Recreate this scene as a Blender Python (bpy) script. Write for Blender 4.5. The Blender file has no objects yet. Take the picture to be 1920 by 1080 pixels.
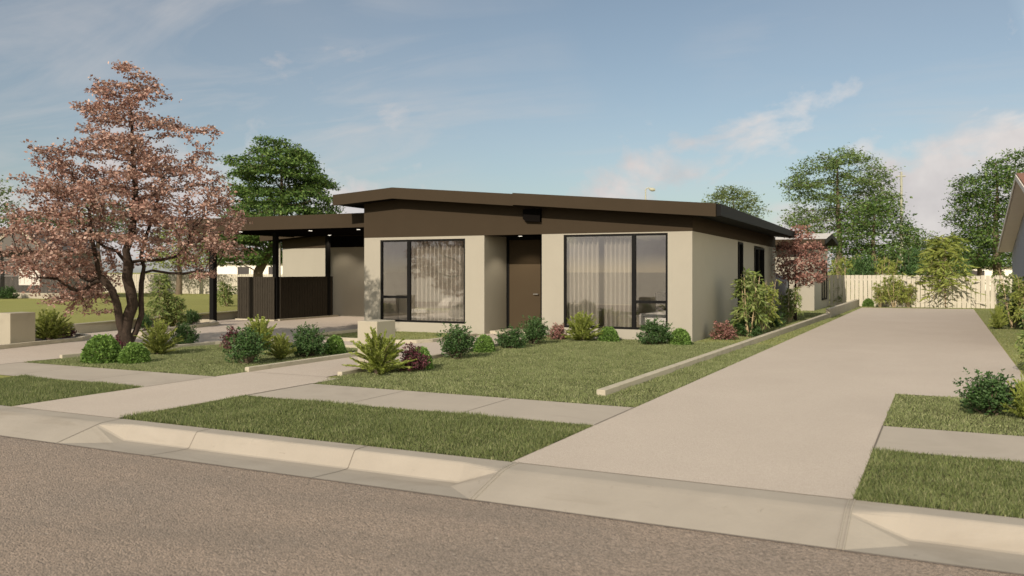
import bpy, math, random
import numpy as np
from mathutils import Vector, kdtree
random.seed(7); RNG = np.random.default_rng(11)
S = bpy.context.scene; C = S.collection
PI = math.pi
# ------------------------------------------------------------------ camera numbers (used to survey the place from the photograph)
FP, CH, HZ = 1620.0, 1.7, 508.0
_n = math.hypot(FP, 812); CC, SS = FP/_n, 812/_n
YAW = math.atan2(SS, CC)
def G(u, v, z=0.0):
    d = FP*(CH-z)/(v-HZ); l = (u-960)/FP*d
    return Vector((l*CC-d*SS, l*SS+d*CC, z))
def depth(x, y): return -x*SS+y*CC
def at(u, v, d):
    l = (u-960)/FP*d
    return Vector((l*CC-d*SS, l*SS+d*CC, CH-(v-HZ)/FP*d))
def AX(u, v, X):
    a = (u-960)/FP; r = (a*CC-SS, a*SS+CC, -(v-HZ)/FP); t = X/r[0]
    return (r[1]*t, CH+r[2]*t)
def AY(u, v, Y):
    a = (u-960)/FP; r = (a*CC-SS, a*SS+CC, -(v-HZ)/FP); t = Y/r[1]
    return (r[0]*t, CH+r[2]*t)

# ------------------------------------------------------------------ materials
def srgb(r, g, b):
    f = lambda c: (c/255/12.92) if c/255 <= .04045 else ((c/255+.055)/1.055)**2.4
    return (f(r), f(g), f(b), 1)
def new_mat(name):
    m = bpy.data.materials.new(name); m.use_nodes = True
    nt = m.node_tree; nt.nodes.clear()
    out = nt.nodes.new('ShaderNodeOutputMaterial')
    return m, nt, out
def N(nt, typ, **kw):
    n = nt.nodes.new(typ)
    for k, v in kw.items():
        if k.startswith('i_'):
            n.inputs[k[2:].replace('_', ' ')].default_value = v
        else: setattr(n, k, v)
    return n
def mixc(nt, fac, a, b, blend='MIX'):
    n = nt.nodes.new('ShaderNodeMix'); n.data_type = 'RGBA'; n.blend_type = blend
    L = nt.links
    if hasattr(fac, 'node'): L.new(fac, n.inputs[0])
    else: n.inputs[0].default_value = fac
    for s, i in ((a, 6), (b, 7)):
        if hasattr(s, 'node'): L.new(s, n.inputs[i])
        else: n.inputs[i].default_value = s
    return n.outputs[2]
def ramp(nt, val, stops):
    n = nt.nodes.new('ShaderNodeValToRGB'); e = n.color_ramp.elements
    while len(e) < len(stops): e.new(.5)
    for i, (p, c) in enumerate(stops):
        e[i].position = p; e[i].color = c if not isinstance(c, (int, float)) else (c, c, c, 1)
    nt.links.new(val, n.inputs[0]); return n.outputs[0]
def pos(nt):
    return nt.nodes.new('ShaderNodeNewGeometry').outputs['Position']
def noise(nt, vec, scale, detail=4, rough=.55, dist=0, stretch=None):
    if stretch:
        mp = nt.nodes.new('ShaderNodeMapping'); mp.inputs['Scale'].default_value = stretch
        nt.links.new(vec, mp.inputs[0]); vec = mp.outputs[0]
    n = nt.nodes.new('ShaderNodeTexNoise'); n.inputs['Scale'].default_value = scale
    n.inputs['Detail'].default_value = detail; n.inputs['Roughness'].default_value = rough
    n.inputs['Distortion'].default_value = dist
    nt.links.new(vec, n.inputs['Vector']); return n.outputs[0]
def surface(name, col, col2=None, scale=3, rough=.8, bump=0, bscale=60, spec=.3, fine=None, fscale=120, fstr=.3, metallic=0, stretch=None, bdist=.01):
    m, nt, out = new_mat(name); p = pos(nt)
    b = N(nt, 'ShaderNodeBsdfPrincipled'); b.inputs['Roughness'].default_value = rough
    b.inputs['Specular IOR Level'].default_value = spec; b.inputs['Metallic'].default_value = metallic
    c = mixc(nt, ramp(nt, noise(nt, p, scale, 5, .6, .3, stretch), [(.3, 0), (.7, 1)]), col, col2 or tuple(x*.85 for x in col[:3])+(1,))
    if fine:
        c = mixc(nt, mul(nt, ramp(nt, noise(nt, p, fscale, 3, .7), [(.4, 0), (.65, 1)]), fstr), c, fine)
    nt.links.new(c, b.inputs['Base Color'])
    if bump:
        bp = nt.nodes.new('ShaderNodeBump'); bp.inputs['Strength'].default_value = bump; bp.inputs['Distance'].default_value = bdist
        nt.links.new(noise(nt, p, bscale, 5, .65), bp.inputs['Height']); nt.links.new(bp.outputs[0], b.inputs['Normal'])
    nt.links.new(b.outputs[0], out.inputs[0]); return m
def stained(m, col, scale, lo, hi, amt, stretch=None):
    """add irregular stains of their own shape to an existing surface"""
    nt = m.node_tree; b = next(n for n in nt.nodes if n.type == 'BSDF_PRINCIPLED'); src = b.inputs['Base Color'].links[0].from_socket
    f = mul(nt, ramp(nt, noise(nt, pos(nt), scale, 6, .62, 1.2, stretch), [(lo, 0), (hi, 1)]), amt)
    nt.links.new(mixc(nt, f, src, col), b.inputs['Base Color'])
def mul(nt, a, k):
    n = nt.nodes.new('ShaderNodeMath'); n.operation = 'MULTIPLY'; nt.links.new(a, n.inputs[0]); n.inputs[1].default_value = k
    return n.outputs[0]
def leafmat(name, cols, trans=.35, rough=.55, spec=.25):
    m, nt, out = new_mat(name)
    g = nt.nodes.new('ShaderNodeNewGeometry')
    st = [(i/(len(cols)-1) if len(cols) > 1 else 0, c) for i, c in enumerate(cols)]
    c = ramp(nt, g.outputs['Random Per Island'], st)
    pn = noise(nt, g.outputs['Position'], 2.2, 3)
    c = mixc(nt, ramp(nt, pn, [(.35, 0), (.65, 1)]), mixc(nt, 1, c, (.78, .8, .75, 1), 'MULTIPLY'), c)
    b = N(nt, 'ShaderNodeBsdfPrincipled'); b.inputs['Roughness'].default_value = rough; b.inputs['Specular IOR Level'].default_value = spec
    t = nt.nodes.new('ShaderNodeBsdfTranslucent')
    nt.links.new(c, b.inputs['Base Color']); nt.links.new(c, t.inputs[0])
    mx = nt.nodes.new('ShaderNodeMixShader'); mx.inputs[0].default_value = trans
    nt.links.new(b.outputs[0], mx.inputs[1]); nt.links.new(t.outputs[0], mx.inputs[2]); nt.links.new(mx.outputs[0], out.inputs[0])
    return m
M = {}
def L3(r, g, b): return (r, g, b, 1)
M['wall'] = surface('render_wall', L3(.288, .262, .212), L3(.276, .251, .203), 1.5, .9, .25, 140, .15)
M['brown'] = surface('brown_board', L3(.041, .030, .0195), L3(.038, .028, .018), 2, .9, .05, 60, .04)
M['black'] = surface('black_trim', L3(.005, .0045, .004), None, 2, .7, 0, 60, .12)
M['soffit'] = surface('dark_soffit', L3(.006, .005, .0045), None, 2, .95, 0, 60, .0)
M['screen'] = surface('stained_board', L3(.042, .035, .026), L3(.024, .020, .015), 9, .9, .2, 60, .05, stretch=(8, 8, .6))
M['door'] = surface('brown_door', L3(.050, .036, .021), L3(.048, .034, .020), 2, .8, .05, 60, .08)
M['conc'] = surface('footpath_concrete', L3(.325, .28, .228), L3(.295, .255, .208), 1.1, .9, .2, 40, .2, fine=L3(.28, .24, .2), fscale=220, fstr=.35)
M['kerb'] = surface('kerb_concrete', L3(.285, .25, .207), L3(.242, .212, .175), 1.6, .85, .25, 30, .2, fine=L3(.27, .23, .18), fscale=60, fstr=.35)
M['agg'] = surface('exposed_aggregate', L3(.445, .38, .318), L3(.41, .35, .292), .6, .9, .5, 130, .2, fine=L3(.25, .2, .16), fscale=150, fstr=.75, bdist=.008)
M['edging'] = surface('edging_concrete', L3(.37, .325, .25), L3(.33, .29, .22), 2, .9, .2, 60, .2)
M['pillar'] = surface('pillar_render', L3(.31, .275, .21), L3(.295, .26, .20), 2, .9, .25, 120, .15)
M['tile'] = surface('roof_tile', L3(.19, .085, .05), L3(.15, .07, .042), 5, .7, .3, 20)
M['metalroof'] = surface('metal_roof', L3(.55, .5, .44), None, 2, .4, 0, 60, .5)
M['white'] = surface('white_paint', L3(.72, .66, .58), L3(.68, .62, .54), 2, .6, 0)
M['cladblue'] = surface('blue_grey_board', L3(.33, .34, .38), L3(.30, .31, .35), 3, .7, .1, 50)
M['cladgrey'] = surface('dark_grey_cladding', L3(.10, .088, .078), L3(.09, .08, .07), 3, .7, .1, 50)
M['slate'] = surface('dark_roof', L3(.06, .052, .048), L3(.048, .042, .04), 6, .8, .2, 20)
M['paling'] = surface('paling', L3(.48, .435, .345), L3(.39, .35, .28), 4, .85, .2, 60, .15, stretch=(6, 6, .5))
M['interior'] = surface('interior_wall', L3(.50, .45, .39), None, 2, .9)
M['carpet'] = surface('carpet', L3(.25, .21, .17), None, 9, .95)
M['linen'] = surface('white_linen', L3(.78, .76, .75), L3(.74, .72, .71), 6, .9, .3, 14)
M['headboard'] = surface('dark_fabric', L3(.02, .018, .017), None, 6, .9)
M['steel'] = surface('brushed_steel', L3(.5, .5, .48), None, 6, .3, 0, 60, .5, metallic=1)
M['tank'] = surface('grey_tank', L3(.11, .10, .10), None, 3, .5)
M['pole'] = surface('galvanised_pole', L3(.33, .32, .24), None, 3, .6)
M['bark'] = surface('dark_bark', L3(.050, .034, .025), L3(.024, .017, .013), 14, .95, 1.0, 40, .15, stretch=(1, 1, .35), bdist=.02)
M['barkl'] = surface('pale_bark', L3(.26, .20, .13), L3(.17, .13, .08), 8, .9, .6, 40, .15)
M['barkm'] = surface('brown_bark', L3(.15, .115, .08), L3(.10, .075, .05), 6, .9, .6, 20, .15)
M['cane'] = surface('tan_cane', L3(.42, .32, .19), L3(.33, .25, .14), 8, .8, .3, 40)
M['soil'] = surface('soil', L3(.05, .038, .025), L3(.035, .028, .018), 6, 1, .6, 30)
def dirt_mat():
    m, nt, out = new_mat('lawn_ground'); p = pos(nt)
    b = N(nt, 'ShaderNodeBsdfPrincipled'); b.inputs['Roughness'].default_value = 1; b.inputs['Specular IOR Level'].default_value = .1
    c = mixc(nt, ramp(nt, noise(nt, p, .35, 4), [(.35, 0), (.65, 1)]), L3(.25, .235, .075), L3(.28, .26, .09))
    c = mixc(nt, ramp(nt, noise(nt, p, 40, 3, .8), [(.4, 0), (.62, 1)]), mixc(nt, 1, c, L3(.62, .68, .6), 'MULTIPLY'), c)
    nt.links.new(c, b.inputs['Base Color'])
    bp = nt.nodes.new('ShaderNodeBump'); bp.inputs['Strength'].default_value = .6; bp.inputs['Distance'].default_value = .03
    nt.links.new(noise(nt, p, 45, 4, .7), bp.inputs['Height']); nt.links.new(bp.outputs[0], b.inputs['Normal'])
    nt.links.new(b.outputs[0], out.inputs[0]); return m
M['ground'] = dirt_mat()
M['farground'] = surface('dry_ground', L3(.42, .37, .31), L3(.38, .34, .28), .05, 1)
def asphalt():
    m, nt, out = new_mat('asphalt'); p = pos(nt)
    b = N(nt, 'ShaderNodeBsdfPrincipled'); b.inputs['Roughness'].default_value = .85; b.inputs['Specular IOR Level'].default_value = .3
    v = N(nt, 'ShaderNodeTexVoronoi'); v.inputs['Scale'].default_value = 75; nt.links.new(p, v.inputs['Vector'])
    base = mixc(nt, ramp(nt, noise(nt, p, .7, 4), [(.35, 0), (.65, 1)]), L3(.24, .19, .148), L3(.212, .173, .139))
    sep = N(nt, 'ShaderNodeSeparateColor'); nt.links.new(v.outputs['Color'], sep.inputs[0])
    c = mixc(nt, ramp(nt, sep.outputs[0], [(0, .0), (1, 1)]), mixc(nt, 1, base, L3(.68, .66, .64), 'MULTIPLY'), mixc(nt, 1, base, L3(1.35, 1.3, 1.28), 'MULTIPLY'))
    c = mixc(nt, ramp(nt, noise(nt, p, 38, 3, .7), [(.60, 0), (.70, .85)]), c, L3(.045, .036, .03))
    c = mixc(nt, mul(nt, ramp(nt, noise(nt, p, .9, 5, .65, .8, (.22, 1, 1)), [(.48, 0), (.66, 1)]), .35), c, L3(.13, .108, .088))
    c = mixc(nt, mul(nt, ramp(nt, noise(nt, p, 22, 2, .5), [(.66, 0), (.74, 1)]), .6), c, L3(.36, .31, .26))
    nt.links.new(c, b.inputs['Base Color'])
    bp = nt.nodes.new('ShaderNodeBump'); bp.inputs['Strength'].default_value = .9; bp.inputs['Distance'].default_value = .012
    ad = N(nt, 'ShaderNodeMath', operation='SUBTRACT'); nt.links.new(noise(nt, p, 30, 4, .7), ad.inputs[0]); nt.links.new(v.outputs['Distance'], ad.inputs[1])
    nt.links.new(ad.outputs[0], bp.inputs['Height']); nt.links.new(bp.outputs[0], b.inputs['Normal'])
    nt.links.new(b.outputs[0], out.inputs[0]); return m
M['asphalt'] = asphalt()
stained(M['kerb'], L3(.17, .14, .105), 1.3, .52, .72, .55, (.35, 1, 1)); stained(M['kerb'], L3(.12, .10, .075), 9, .66, .74, .5)
stained(M['conc'], L3(.22, .185, .15), .8, .5, .72, .4); stained(M['conc'], L3(.17, .145, .12), 7, .68, .75, .4)
stained(M['agg'], L3(.33, .275, .225), .45, .5, .75, .3, (1, .4, 1))
stained(M['edging'], L3(.2, .17, .12), 3, .5, .7, .4); stained(M['pillar'], L3(.2, .175, .13), 2.2, .52, .75, .3)
stained(M['wall'], L3(.24, .215, .17), .8, .5, .75, .22, (1, 1, .35)); stained(M['paling'], L3(.30, .265, .2), 2.5, .5, .7, .4, (3, 3, .4))
def glass():
    m, nt, out = new_mat('window_glass')
    t = N(nt, 'ShaderNodeBsdfTransparent'); t.inputs[0].default_value = (.95, .94, .92, 1)
    g = N(nt, 'ShaderNodeBsdfGlossy'); g.inputs['Roughness'].default_value = .0; g.inputs[0].default_value = (.95, .93, .9, 1)
    x = N(nt, 'ShaderNodeMixShader'); x.inputs[0].default_value = .16
    nt.links.new(t.outputs[0], x.inputs[1]); nt.links.new(g.outputs[0], x.inputs[2]); nt.links.new(x.outputs[0], out.inputs[0]); return m
M['glass'] = glass()
def sheer():
    m, nt, out = new_mat('sheer_curtain')
    d = N(nt, 'ShaderNodeBsdfDiffuse'); d.inputs[0].default_value = (.67, .63, .57, 1)
    tl = N(nt, 'ShaderNodeBsdfTranslucent'); tl.inputs[0].default_value = (.67, .63, .57, 1)
    t = N(nt, 'ShaderNodeBsdfTransparent')
    a = N(nt, 'ShaderNodeMixShader'); a.inputs[0].default_value = .3
    b = N(nt, 'ShaderNodeMixShader'); b.inputs[0].default_value = .42
    nt.links.new(d.outputs[0], a.inputs[1]); nt.links.new(tl.outputs[0], a.inputs[2])
    nt.links.new(a.outputs[0], b.inputs[1]); nt.links.new(t.outputs[0], b.inputs[2]); nt.links.new(b.outputs[0], out.inputs[0]); return m
M['sheer'] = sheer()
def emis(name, col, s):
    m, nt, out = new_mat(name); e = N(nt, 'ShaderNodeEmission'); e.inputs[0].default_value = col; e.inputs[1].default_value = s
    nt.links.new(e.outputs[0], out.inputs[0]); return m
M['lamp'] = emis('downlight_glow', (1, .9, .75, 1), 2.2)
# foliage colours
M['red'] = leafmat('copper_leaves', [L3(.32, .165, .13), L3(.46, .28, .225), L3(.24, .115, .09), L3(.60, .42, .35), L3(.13, .06, .052)], .3)
M['red2'] = leafmat('copper_leaves_small', [L3(.30, .145, .115), L3(.42, .23, .185), L3(.2, .085, .07)], .3)
M['ball'] = leafmat('clipped_green', [L3(.12, .21, .045), L3(.20, .31, .07), L3(.07, .13, .03)], .3)
M['dark'] = leafmat('dark_green', [L3(.035, .075, .02), L3(.06, .12, .03), L3(.09, .15, .05), L3(.03, .06, .02)], .25)
M['gold'] = leafmat('golden_green', [L3(.25, .30, .045), L3(.37, .41, .09), L3(.15, .19, .03), L3(.46, .48, .17)], .35)
M['olive'] = leafmat('olive_gold', [L3(.19, .23, .045), L3(.30, .32, .07), L3(.12, .155, .035), L3(.40, .40, .13)], .3)
M['burg'] = leafmat('burgundy', [L3(.12, .03, .045), L3(.20, .06, .08), L3(.06, .025, .025), L3(.05, .065, .025)], .3)
M['pink'] = leafmat('pink_bloom', [L3(.30, .11, .11), L3(.46, .24, .21), L3(.15, .07, .055), L3(.09, .12, .04)], .3)
M['bamb'] = leafmat('feathery_green', [L3(.15, .21, .05), L3(.24, .28, .08), L3(.09, .14, .035), L3(.32, .34, .13)], .35)
M['bamb2'] = leafmat('light_feathery_green', [L3(.24, .28, .055), L3(.34, .36, .09), L3(.15, .2, .045)], .4)
M['tree1'] = leafmat('tree_green', [L3(.12, .18, .055), L3(.18, .25, .08), L3(.09, .13, .04)], .35)
M['tree2'] = leafmat('pale_tree_green', [L3(.14, .19, .06), L3(.19, .23, .08), L3(.10, .14, .045)], .4)
M['tree3'] = leafmat('deep_tree_green', [L3(.045, .09, .022), L3(.09, .155, .035), L3(.16, .225, .055)], .3)
M['verge'] = leafmat('verge_blades', [L3(.11, .14, .045), L3(.19, .215, .075), L3(.05, .07, .02), L3(.29, .28, .14)], .3, .6)
M['grass'] = leafmat('grass_blades', [L3(.16, .19, .065), L3(.26, .285, .12), L3(.07, .09, .03), L3(.40, .385, .21)], .3, .6)

# ------------------------------------------------------------------ mesh helpers
class MB:
    def __init__(s): s.v = []; s.f = []
    def add(s, vs, fs):
        k = len(s.v); s.v += [tuple(v) for v in vs]; s.f += [tuple(i+k for i in f) for f in fs]; return s
    def box(s, x0, x1, y0, y1, z0, z1):
        return s.add([(x0,y0,z0),(x1,y0,z0),(x1,y1,z0),(x0,y1,z0),(x0,y0,z1),(x1,y0,z1),(x1,y1,z1),(x0,y1,z1)],
                     [(0,3,2,1),(4,5,6,7),(0,1,5,4),(1,2,6,5),(2,3,7,6),(3,0,4,7)])
    def prism(s, poly, axis, a, b):
        n = len(poly)
        def P(p, t): return (p[0], t, p[1]) if axis == 'y' else ((t, p[0], p[1]) if axis == 'x' else (p[0], p[1], t))
        vs = [P(p, a) for p in poly]+[P(p, b) for p in poly]
        fs = [tuple(range(n)), tuple(range(2*n-1, n-1, -1))]+[(i, (i+1) % n+0, (i+1) % n+n, i+n) for i in range(n)]
        return s.add(vs, fs)
    def tube(s, pts, rad, n=8, cap=True):
        pts = [Vector(p) for p in pts]; rings = []; k = len(s.v)
        up = Vector((0, 0, 1)); prev = None
        for i, p in enumerate(pts):
            t = (pts[min(i+1, len(pts)-1)]-pts[max(i-1, 0)]).normalized()
            if prev is None:
                a = t.cross(up if abs(t.z) < .9 else Vector((1, 0, 0))).normalized()
            else:
                a = (prev-t*prev.dot(t)); a = a.normalized() if a.length > 1e-5 else t.orthogonal().normalized()
            prev = a; b = t.cross(a)
            r = rad[i] if isinstance(rad, (list, tuple)) else rad
            for j in range(n):
                an = 2*PI*j/n; s.v.append(tuple(p+(a*math.cos(an)+b*math.sin(an))*r))
        for i in range(len(pts)-1):
            for j in range(n):
                s.f.append((k+i*n+j, k+i*n+(j+1) % n, k+(i+1)*n+(j+1) % n, k+(i+1)*n+j))
        if cap:
            s.f.append(tuple(k+j for j in range(n))[::-1]); s.f.append(tuple(k+(len(pts)-1)*n+j for j in range(n)))
        return s
    def mesh(s, name, mat, smooth=False):
        me = bpy.data.meshes.new(name); me.from_pydata(s.v, [], s.f); me.materials.append(mat)
        import bmesh
        b = bmesh.new(); b.from_mesh(me); bmesh.ops.recalc_face_normals(b, faces=b.faces); b.to_mesh(me); b.free()
        if smooth: me.polygons.foreach_set('use_smooth', [True]*len(me.polygons))
        return me
    def build(s, name, mat, parent=None, smooth=False, bevel=0):
        o = bpy.data.objects.new(name, s.mesh(name, mat, smooth)); C.objects.link(o)
        if parent: o.parent = parent; o.matrix_parent_inverse = parent.matrix_world.inverted() if False else o.matrix_parent_inverse
        if bevel:
            m = o.modifiers.new('bevel', 'BEVEL'); m.width = bevel; m.segments = 2; m.limit_method = 'ANGLE'
        return o
def tag(o, label=None, cat=None, group=None, kind=None):
    if label: o['label'] = label
    if cat: o['category'] = cat
    if group: o['group'] = group
    if kind: o['kind'] = kind
    return o
def empty(name, loc=(0, 0, 0), rz=0, label=None, cat=None, group=None):
    o = bpy.data.objects.new(name, None); C.objects.link(o); o.location = loc; o.rotation_euler = (0, 0, rz)
    o.empty_display_size = .2
    return tag(o, label, cat, group)
def rel(o, parent):      # child whose mesh is written in world coordinates
    o.parent = parent; o.location = -Vector(parent.location); return o
def npmesh(name, V, F, mat):     # V (n,3) F (m,k)
    me = bpy.data.meshes.new(name); me.vertices.add(len(V)); me.vertices.foreach_set('co', V.astype(np.float32).ravel())
    k = F.shape[1]; me.loops.add(F.size); me.loops.foreach_set('vertex_index', F.astype(np.int32).ravel())
    me.polygons.add(len(F)); me.polygons.foreach_set('loop_start', np.arange(0, F.size, k, dtype=np.int32))
    me.polygons.foreach_set('loop_total', np.full(len(F), k, dtype=np.int32))
    me.update(calc_edges=True); me.materials.append(mat); return me
def unit(a): return a/np.maximum(np.linalg.norm(a, axis=1, keepdims=True), 1e-9)
def leaves(name, P, D, size, aspect, mat, jitter=.25, nrm=None, fold=.0):
    """diamond leaves: P base points, D directions"""
    n = len(P); D = unit(D+RNG.normal(0, jitter, (n, 3)))
    up = RNG.normal(0, 1, (n, 3)) if nrm is None else nrm+RNG.normal(0, .45, (n, 3))
    W = unit(np.cross(D, up)); Nn = np.cross(W, D)
    s = (size*RNG.uniform(.6, 1.3, n))[:, None]
    V = np.empty((n, 4, 3)); V[:, 0] = P; V[:, 1] = P+D*s*.5+W*s*aspect*.5+Nn*s*fold
    V[:, 2] = P+D*s; V[:, 3] = P+D*s*.5-W*s*aspect*.5+Nn*s*fold
    return npmesh(name, V.reshape(-1, 3), np.arange(n*4).reshape(n, 4), mat)
def link(name, me, parent=None):
    o = bpy.data.objects.new(name, me); C.objects.link(o)
    if parent: o.parent = parent
    return o

# ------------------------------------------------------------------ world and light
w = bpy.data.worlds.new('World'); S.world = w; w.use_nodes = True; nt = w.node_tree; nt.nodes.clear()
out = nt.nodes.new('ShaderNodeOutputWorld'); bg = nt.nodes.new('ShaderNodeBackground')
sky = nt.nodes.new('ShaderNodeTexSky'); sky.sky_type = 'NISHITA'; sky.sun_disc = False
EL = math.radians(29.5)
sky.sun_elevation = EL; sky.sun_rotation = math.radians(181.5); sky.air_density = 1.0; sky.dust_density = 1.0; sky.ozone_density = 1.5; sky.altitude = 50
hs = N(nt, 'ShaderNodeHueSaturation'); hs.inputs['Saturation'].default_value = .74; hs.inputs['Value'].default_value = .92
nt.links.new(sky.outputs[0], hs.inputs['Color'])
tc = nt.nodes.new('ShaderNodeTexCoord'); dv = tc.outputs['Generated']
sx = N(nt, 'ShaderNodeSeparateXYZ'); nt.links.new(dv, sx.inputs[0])
def mth(op, a, b=None, c=None, clamp=False):
    n = nt.nodes.new('ShaderNodeMath'); n.operation = op; n.use_clamp = clamp
    for i, q in enumerate((a, b, c)):
        if q is None: continue
        if hasattr(q, 'node'): nt.links.new(q, n.inputs[i])
        else: n.inputs[i].default_value = q
    return n.outputs[0]
zz = sx.outputs[2]
den = mth('ADD', mth('MAXIMUM', zz, 0.0), .12)
cmb = N(nt, 'ShaderNodeCombineXYZ'); nt.links.new(mth('DIVIDE', sx.outputs[0], den), cmb.inputs[0]); nt.links.new(mth('DIVIDE', sx.outputs[1], den), cmb.inputs[1])
# thin high wisps
wn = noise(nt, cmb.outputs[0], .55, 7, .5, .5, stretch=(1.0, .55, 1))
wisp = ramp(nt, wn, [(.42, 0), (.66, .9)])
wisp2 = ramp(nt, noise(nt, cmb.outputs[0], 1.6, 6, .6, .8, stretch=(.5, 1.3, 1)), [(.45, .15), (.7, 1)])
wmask = mth('MULTIPLY', wisp, wisp2)
wmask = mth('MULTIPLY', wmask, ramp(nt, zz, [(.02, 0), (.12, 1)]))
# cumulus bank low over the horizon
cn = noise(nt, dv, 5.0, 7, .58, .3, stretch=(1, 1, 1.5))
thr = mth('ADD', mth('MULTIPLY', zz, 1.15), .35)
cum = mth('MULTIPLY', mth('SUBTRACT', cn, thr), 9.0, clamp=True)
cum = mth('MULTIPLY', cum, ramp(nt, zz, [(.0, .3), (.02, .95)]))
warm = L3(8.7, 8.2, 7.9); white = L3(7.0, 6.7, 6.6)
col = mixc(nt, mth('MULTIPLY', wmask, .8), mixc(nt, 1, hs.outputs[0], L3(1.06, 1.11, 1.09), 'MULTIPLY'), white)
shade = ramp(nt, noise(nt, dv, 9, 5, .6), [(.35, 0), (.65, 1)])
col = mixc(nt, cum, col, mixc(nt, shade, L3(6.6, 6.2, 6.2), warm))
# added warm gain on the unseen sky at right, filling the shaded side wall
dt = N(nt, 'ShaderNodeVectorMath', operation='DOT_PRODUCT'); nt.links.new(dv, dt.inputs[0]); dt.inputs[1].default_value = Vector((.95, .12, .34)).normalized()
glow = ramp(nt, dt.outputs['Value'], [(.25, 0), (.95, 1)])
col = mixc(nt, glow, col, mixc(nt, 1, col, L3(8.8, 7.1, 4.9), 'MULTIPLY'))
nt.links.new(col, bg.inputs[0]); bg.inputs[1].default_value = .068
nt.links.new(bg.outputs[0], out.inputs[0])
sd = bpy.data.lights.new('sun', 'SUN'); sd.energy = 4.5; sd.angle = math.radians(.6); sd.color = (1, .90, .76)
so = bpy.data.objects.new('sun', sd); C.objects.link(so); so.rotation_euler = (PI/2-EL, 0, math.radians(-1.5)); so.location = (0, -20, 30)
S.view_settings.view_transform = 'Standard'; S.view_settings.look = 'None'; S.view_settings.exposure = .4; S.view_settings.gamma = 1
cam = bpy.data.cameras.new('camera'); co = bpy.data.objects.new('camera', cam); C.objects.link(co); S.camera = co
cam.sensor_width = 36; cam.lens = FP/1920*36; cam.shift_y = -32/1920; cam.clip_end = 3000; cam.clip_start = .05
co.location = (0, 0, CH); co.rotation_euler = (PI/2, 0, YAW)
cam.dof.use_dof = True; cam.dof.focus_distance = 15.5; cam.dof.aperture_fstop = 2.0
S.cycles.max_bounces = 7; S.cycles.transparent_max_bounces = 16; S.cycles.diffuse_bounces = 3; S.cycles.caustics_reflective = False; S.cycles.caustics_refractive = False

# ------------------------------------------------------------------ ground, road, paths
def sheet(name, poly, z, mat, kind='structure', thick=None):
    b = MB()
    if thick: b.prism(poly, 'z', z-thick, z)
    else: b.add([(x, y, z) for x, y in poly], [tuple(range(len(poly)))])
    return tag(b.build(name, mat), kind=kind)
sheet('ground', [(-700, 6.84), (700, 6.84), (700, 1400), (-700, 1400)], 0, M['ground'])
sheet('road', [(-700, -3.2), (700, -3.2), (700, 6.04), (-700, 6.04)], -.135, M['asphalt'])
sheet('opposite_verge', [(-700, -900), (700, -900), (700, -3.2), (-700, -3.2)], -.06, M['farground'])
sheet('footpath', [(-16, 8.86), (-3.436, 8.86), (-3.436, 10.26), (-16, 10.26)], .006, M['conc'])
sheet('footpath', [(-.605, 8.86), (14, 8.86), (14, 10.26), (-.605, 10.26)], .006, M['conc'])
sheet('driveway', [(-3.43, 6.84), (-.61, 6.84), (-.61, 12.98), (1.13, 12.98), (1.13, 43.3), (-3.43, 42.9)], .01, M['agg'])
sheet('path', [(-10.42, 6.84), (-8.5, 6.84), (-8.5, 10.95), (-8.82, 10.95), (-8.95, 16.4), (-9.12, 18), (-9.31, 20.1), (-9.31, 21.9), (-11.0, 21.9), (-11.0, 20.2), (-10.86, 18.6), (-10.86, 17.5),
     (-11.2, 16.9), (-14.65, 16.9), (-14.65, 26), (-22.2, 26), (-22.4, 21), (-21.3, 17.5), (-20.7, 15), (-20.2, 9.5), (-15.3, 9.5), (-15.3, 15.35), (-10.5, 15.35)], .010, M['agg'])
# joints in the footpath: shallow dark grooves laid as hairline strips
def joint(pts, z, wd=.008):
    (x0, y0), (x1, y1) = pts; dx, dy = x1-x0, y1-y0; l = math.hypot(dx, dy); nx, ny = -dy/l*wd/2, dx/l*wd/2
    return [(x0-nx, y0-ny, z), (x0+nx, y0+ny, z), (x1+nx, y1+ny, z), (x1-nx, y1-ny, z)]
jb = MB()
for x in (-5.16, -6.82, -11.9, -13.6, 1.1, 2.8): jb.add(joint([(x, 8.87), (x, 10.255)], .0085), [(0, 1, 2, 3)])
for x in (-3.436, -.607): jb.add(joint([(x, 8.87), (x, 10.255)], .0145, .014), [(0, 1, 2, 3)])
jb.add(joint([(-10.41, 10.97), (-8.83, 10.97)], .0145, .01), [(0, 1, 2, 3)])
for x in (-10.42, -8.5): jb.add(joint([(x, 8.87), (x, 10.255)], .0145, .012), [(0, 1, 2, 3)])
M['groove'] = surface('joint_groove', L3(.13, .105, .08), None)
tag(jb.build('path_joints', M['groove']), kind='structure')
# kerb and gutter with laybacks: cross-sections along X
FULL = [(6.03, -.128), (6.40, -.150), (6.53, -.152), (6.55, -.143), (6.632, -.022), (6.648, -.004), (6.665, .004), (6.85, .006)]
LAY = [(6.03, -.128), (6.50, -.016), (6.515, -.012), (6.53, -.009), (6.545, -.006), (6.56, -.003), (6.60, .003), (6.85, .006)]
secs = []
def sec(x, s): secs.append((x, s))
sec(-60, FULL); sec(-14.2, FULL); sec(-13.75, LAY); sec(-8.42, LAY); sec(-8.02, FULL)
sec(-3.80, FULL); sec(-3.40, LAY); sec(-.605, LAY); sec(-.22, FULL); sec(60, FULL)
kb = MB(); n = len(FULL)
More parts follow.
